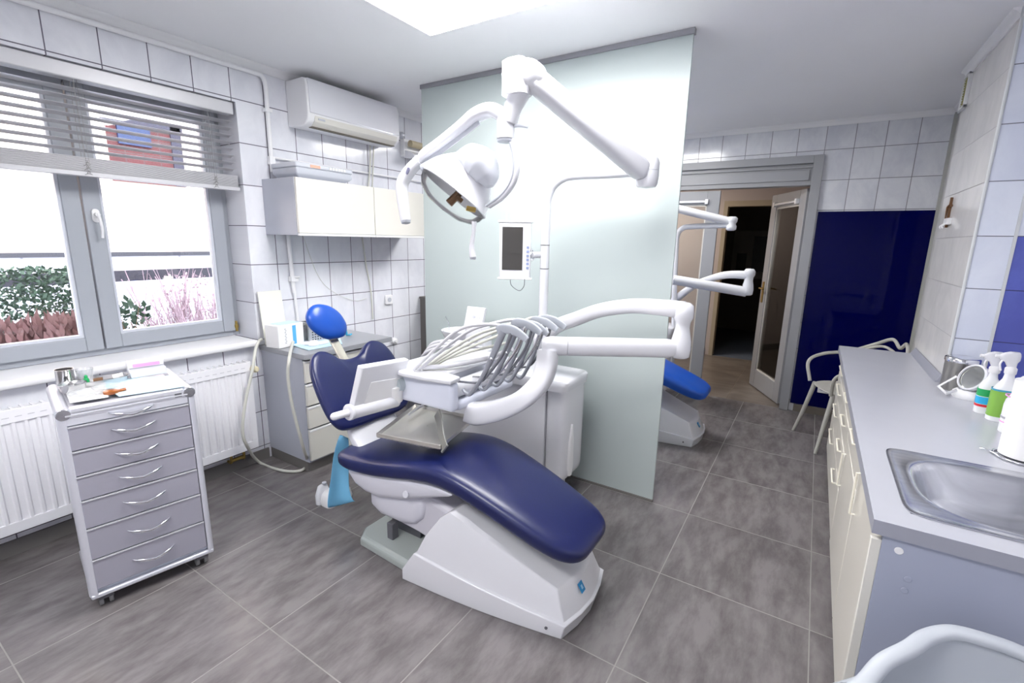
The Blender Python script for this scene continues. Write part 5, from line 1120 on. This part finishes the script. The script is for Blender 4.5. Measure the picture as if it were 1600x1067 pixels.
# support arm: under the head, curving up to the joint, out to the elbow and back to the pole
UA = [at(728, 642, 1, 1.68), at(745, 646, 1, 1.70), at(780, 640, 1, 1.74), at(815, 625, 1, 1.78), at(842, 600, 1, 1.83), at(853, 575, 1, 1.86), at(856, 548, 1, 1.88)]
b = MB(); b.tube(UA, 0, flat=[(.050, .032), (.055, .034), (.050, .036), (.045, .038), (.045, .040), (.046, .040), (.046, .040)], up=Y, n=28, e=3.6); build('lower_arm', b, m_white, t, smooth=60)
E0, E1 = V((-.985, 1.90, 1.05)), V((-.505, 2.20, 1.05))
b = MB(); fd = (E1-E0).normalized(); b.tube([E0-fd*.045, E0-fd*.03, E0, E0+fd*.07], 0, flat=[(.030, .026), (.042, .038), (.044, .044), (.044, .042)], up=Z, n=28, e=2.6); b.cyl(E0-Z*.02-fd*.015, E0-Z*.075-fd*.015, .042, .044, 28); build('knuckle', b, m_white, t, smooth=60)
b = MB(); b.tube([E0+fd*.072, E1-fd*.04, E1-fd*.0], 0, flat=[(.041, .043), (.041, .043), (.034, .038)], up=Z, n=28, e=2.6, smooth=False); build('front_arm', b, m_white, t, smooth=60)
EJ = E1+fd*.03
b = MB(); b.lathe([(.030, -.044), (.042, -.036), (.045, 0), (.043, .04), (.036, .075), (.032, .10), (.034, .125), (.043, .145), (.044, .17), (.040, .20), (.025, .212), (.002, .214)], EJ, n=32); build('elbow', b, m_white, t, smooth=60)
T0 = EJ+Z*.178
BA = [T0, T0+V((-.10, .0, .003)), T0+V((-.25, .02, -.005)), T0+V((-.42, .05, -.045)), T0+V((-.56, .08, -.105)), T0+V((-.70, .10, -.17)), V((PX+.01, PY-.02, .97))]
b = MB(); b.tube(BA, 0, flat=[(.040, .032), (.038, .033), (.036, .033), (.036, .034), (.038, .036), (.040, .038), (.045, .045)], up=Y, n=28, e=3); build('back_arm', b, m_white, t, smooth=60)
b = MB(); b.lathe([(.046, 0), (.05, .01), (.05, .10), (.046, .11), (.030, .115), (.002, .115)], (PX, PY, .91)); build('pole_sleeve', b, m_white, t, smooth=50)

# ================================================================== SECOND CHAIR AND UNIT BEHIND THE PARTITION
D2 = (.025, 2.16, 0)
c2_ = copy_tree(dchair, D2); c2_['label'] = 'royal blue dental chair partly hidden behind the frosted partition'
for ch in kids(c2_):
    if ch.name.startswith(('seat_cushion', 'backrest', 'headrest')) and len(ch.material_slots) and 'shell' not in ch.name and 'stem' not in ch.name:
        ch.material_slots[0].link = 'OBJECT'; ch.material_slots[0].material = m_blue2
for ch in kids(c2_):
    if ch.name.startswith(('seat', 'back', 'head', 'stem', 'shell', 'tilt')): ch.location.z += .055
u2 = copy_tree(dunit, (.03, 2.10, 0)); u2['label'] = 'white dental unit cabinet behind the partition, beside the royal blue chair'
t = thing('operating_lamp', 'second lamp arm on its pole, showing past the right edge of the partition', 'lamp', (-1.07, 4.45, 1.2))
y = 4.45
b = MB(); b.tube([at(1053, 520, 1, y), at(1054, 440, 1, y), at(1056, 390, 1, y), at(1058, 368, 1, y), at(1066, 357, 1, y), at(1082, 354, 1, y), at(1135, 352, 1, y), at(1143, 352, 1, y)], .024, n=16); build('swivel_tube', b, m_white, t, smooth=70)
e_ = at(1143, 350, 1, y); b = MB(); b.lathe([(.025, -.055), (.04, -.045), (.042, -.02), (.032, .0), (.042, .02), (.045, .045), (.03, .06), (.002, .06)], e_, n=24); build('elbow', b, m_white, t, smooth=60)
b = MB(); b.tube([at(1140, 346, 1, y), at(1062, 327, 1, y-.1), at(1030, 319, 1, y-.15)], .034, n=16, smooth=False); build('spring_arm', b, m_white, t, smooth=60)
t = thing('instrument_table', 'second white instrument arm with bent elbow, right of the partition edge', 'instrument table', (-.8, 4.4, 1.0))
e_ = at(1168, 452, 1, 4.4); b = MB(); b.lathe([(.03, -.05), (.042, -.04), (.045, 0), (.040, .04), (.033, .07), (.034, .10), (.045, .12), (.044, .15), (.03, .17), (.002, .172)], e_, n=28); build('elbow', b, m_white, t, smooth=60)
b = MB(); b.tube([at(1166, 456, 1, 4.4), at(1058, 438, 1, 4.25), at(1052, 437, 1, 4.24)], .042, n=20, smooth=False); build('front_arm', b, m_white, t, smooth=60)
b = MB(); b.tube([at(1172, 430, 1, 4.4), at(1140, 429, 1, 4.42), at(1115, 434, 1, 4.45), at(1085, 446, 1, 4.48), at(1055, 468, 1, 4.5), at(1040, 480, 1, 4.5)], 0, flat=[(.035, .035), (.032, .035), (.03, .036), (.03, .038), (.035, .042), (.04, .04)], up=Y, n=20, e=3); build('back_arm', b, m_white, t, smooth=60)

# ================================================================== GREY CHAIR, BOTTOM RIGHT
gc = V((.47, 1.06, 0))
t = thing('plastic_armchair', 'cool grey plastic chair at the end of the sink counter, cut by the frame', 'chair', gc)
p = [at(*q, 1, yy) for q, yy in (((1352, 1066), 1.16), ((1380, 1035), 1.20), ((1420, 1014), 1.24), ((1450, 995), 1.28), ((1490, 988), 1.30), ((1540, 1000), 1.30), ((1600, 1022), 1.30), ((1660, 1060), 1.27), ((1700, 1100), 1.22))]
p = [V((q.x, q.y, q.z)) for q in p]
b = MB(); b.tube([at(1296, 1112, 1, 1.09), at(1325, 1086, 1, 1.13)]+p+[p[-1]+V((.02, -.2, -.1))], 0, flat=[(.018, .012)], up=Z, n=16, e=2.6); build('back_rail', b, m_chairgrey, t, smooth=60)
zt = p[4].z
b = MB()
out = [(.25*math.copysign(abs(cos(a))**.7, cos(a)), .24*math.copysign(abs(sin(a))**.7, sin(a))) for a in [2*pi*i/48 for i in range(48)]]
gcx = (p[0].x+p[-1].x)/2
b.pillow(out, lambda a, c, h: V((gcx+a, 1.00+c, .45+h-.02*(1-(a/.25)**2)*(1-(c/.24)**2))), .012); build('seat', b, m_chairgrey, t, smooth=60)
b = MB()
rows = []
for k in range(9):
    f = k/8; a = radians(200-220*f); q = V((gcx-.26+.52*f, 1.22+.06*sin(pi*f), 0))
    tp = p[min(8, max(0, int(round(f*8))))]
    rows.append([q+Z*.44, (q+Z*.44).lerp(tp, .5)+V((0, .02, 0)), tp-Z*.008])
L_ = [[b.bm.verts.new(v) for v in r] for r in rows]
for a, c in zip(L_, L_[1:]):
    for i in range(2): b.face((a[i], a[i+1], c[i+1], c[i]))
build('back_shell', b, m_chairgrey, t, smooth=60, sub=2, solid=.006)
for sx_ in (-1, 1):
    for sy_ in (-1, 1):
        b = MB(); b.tube([(gcx+.19*sx_, 1.0+.18*sy_, .45), (gcx+.21*sx_, 1.0+.21*sy_, 0)], [.02, .014], n=12, smooth=False); build('leg', b, m_chairgrey, t)
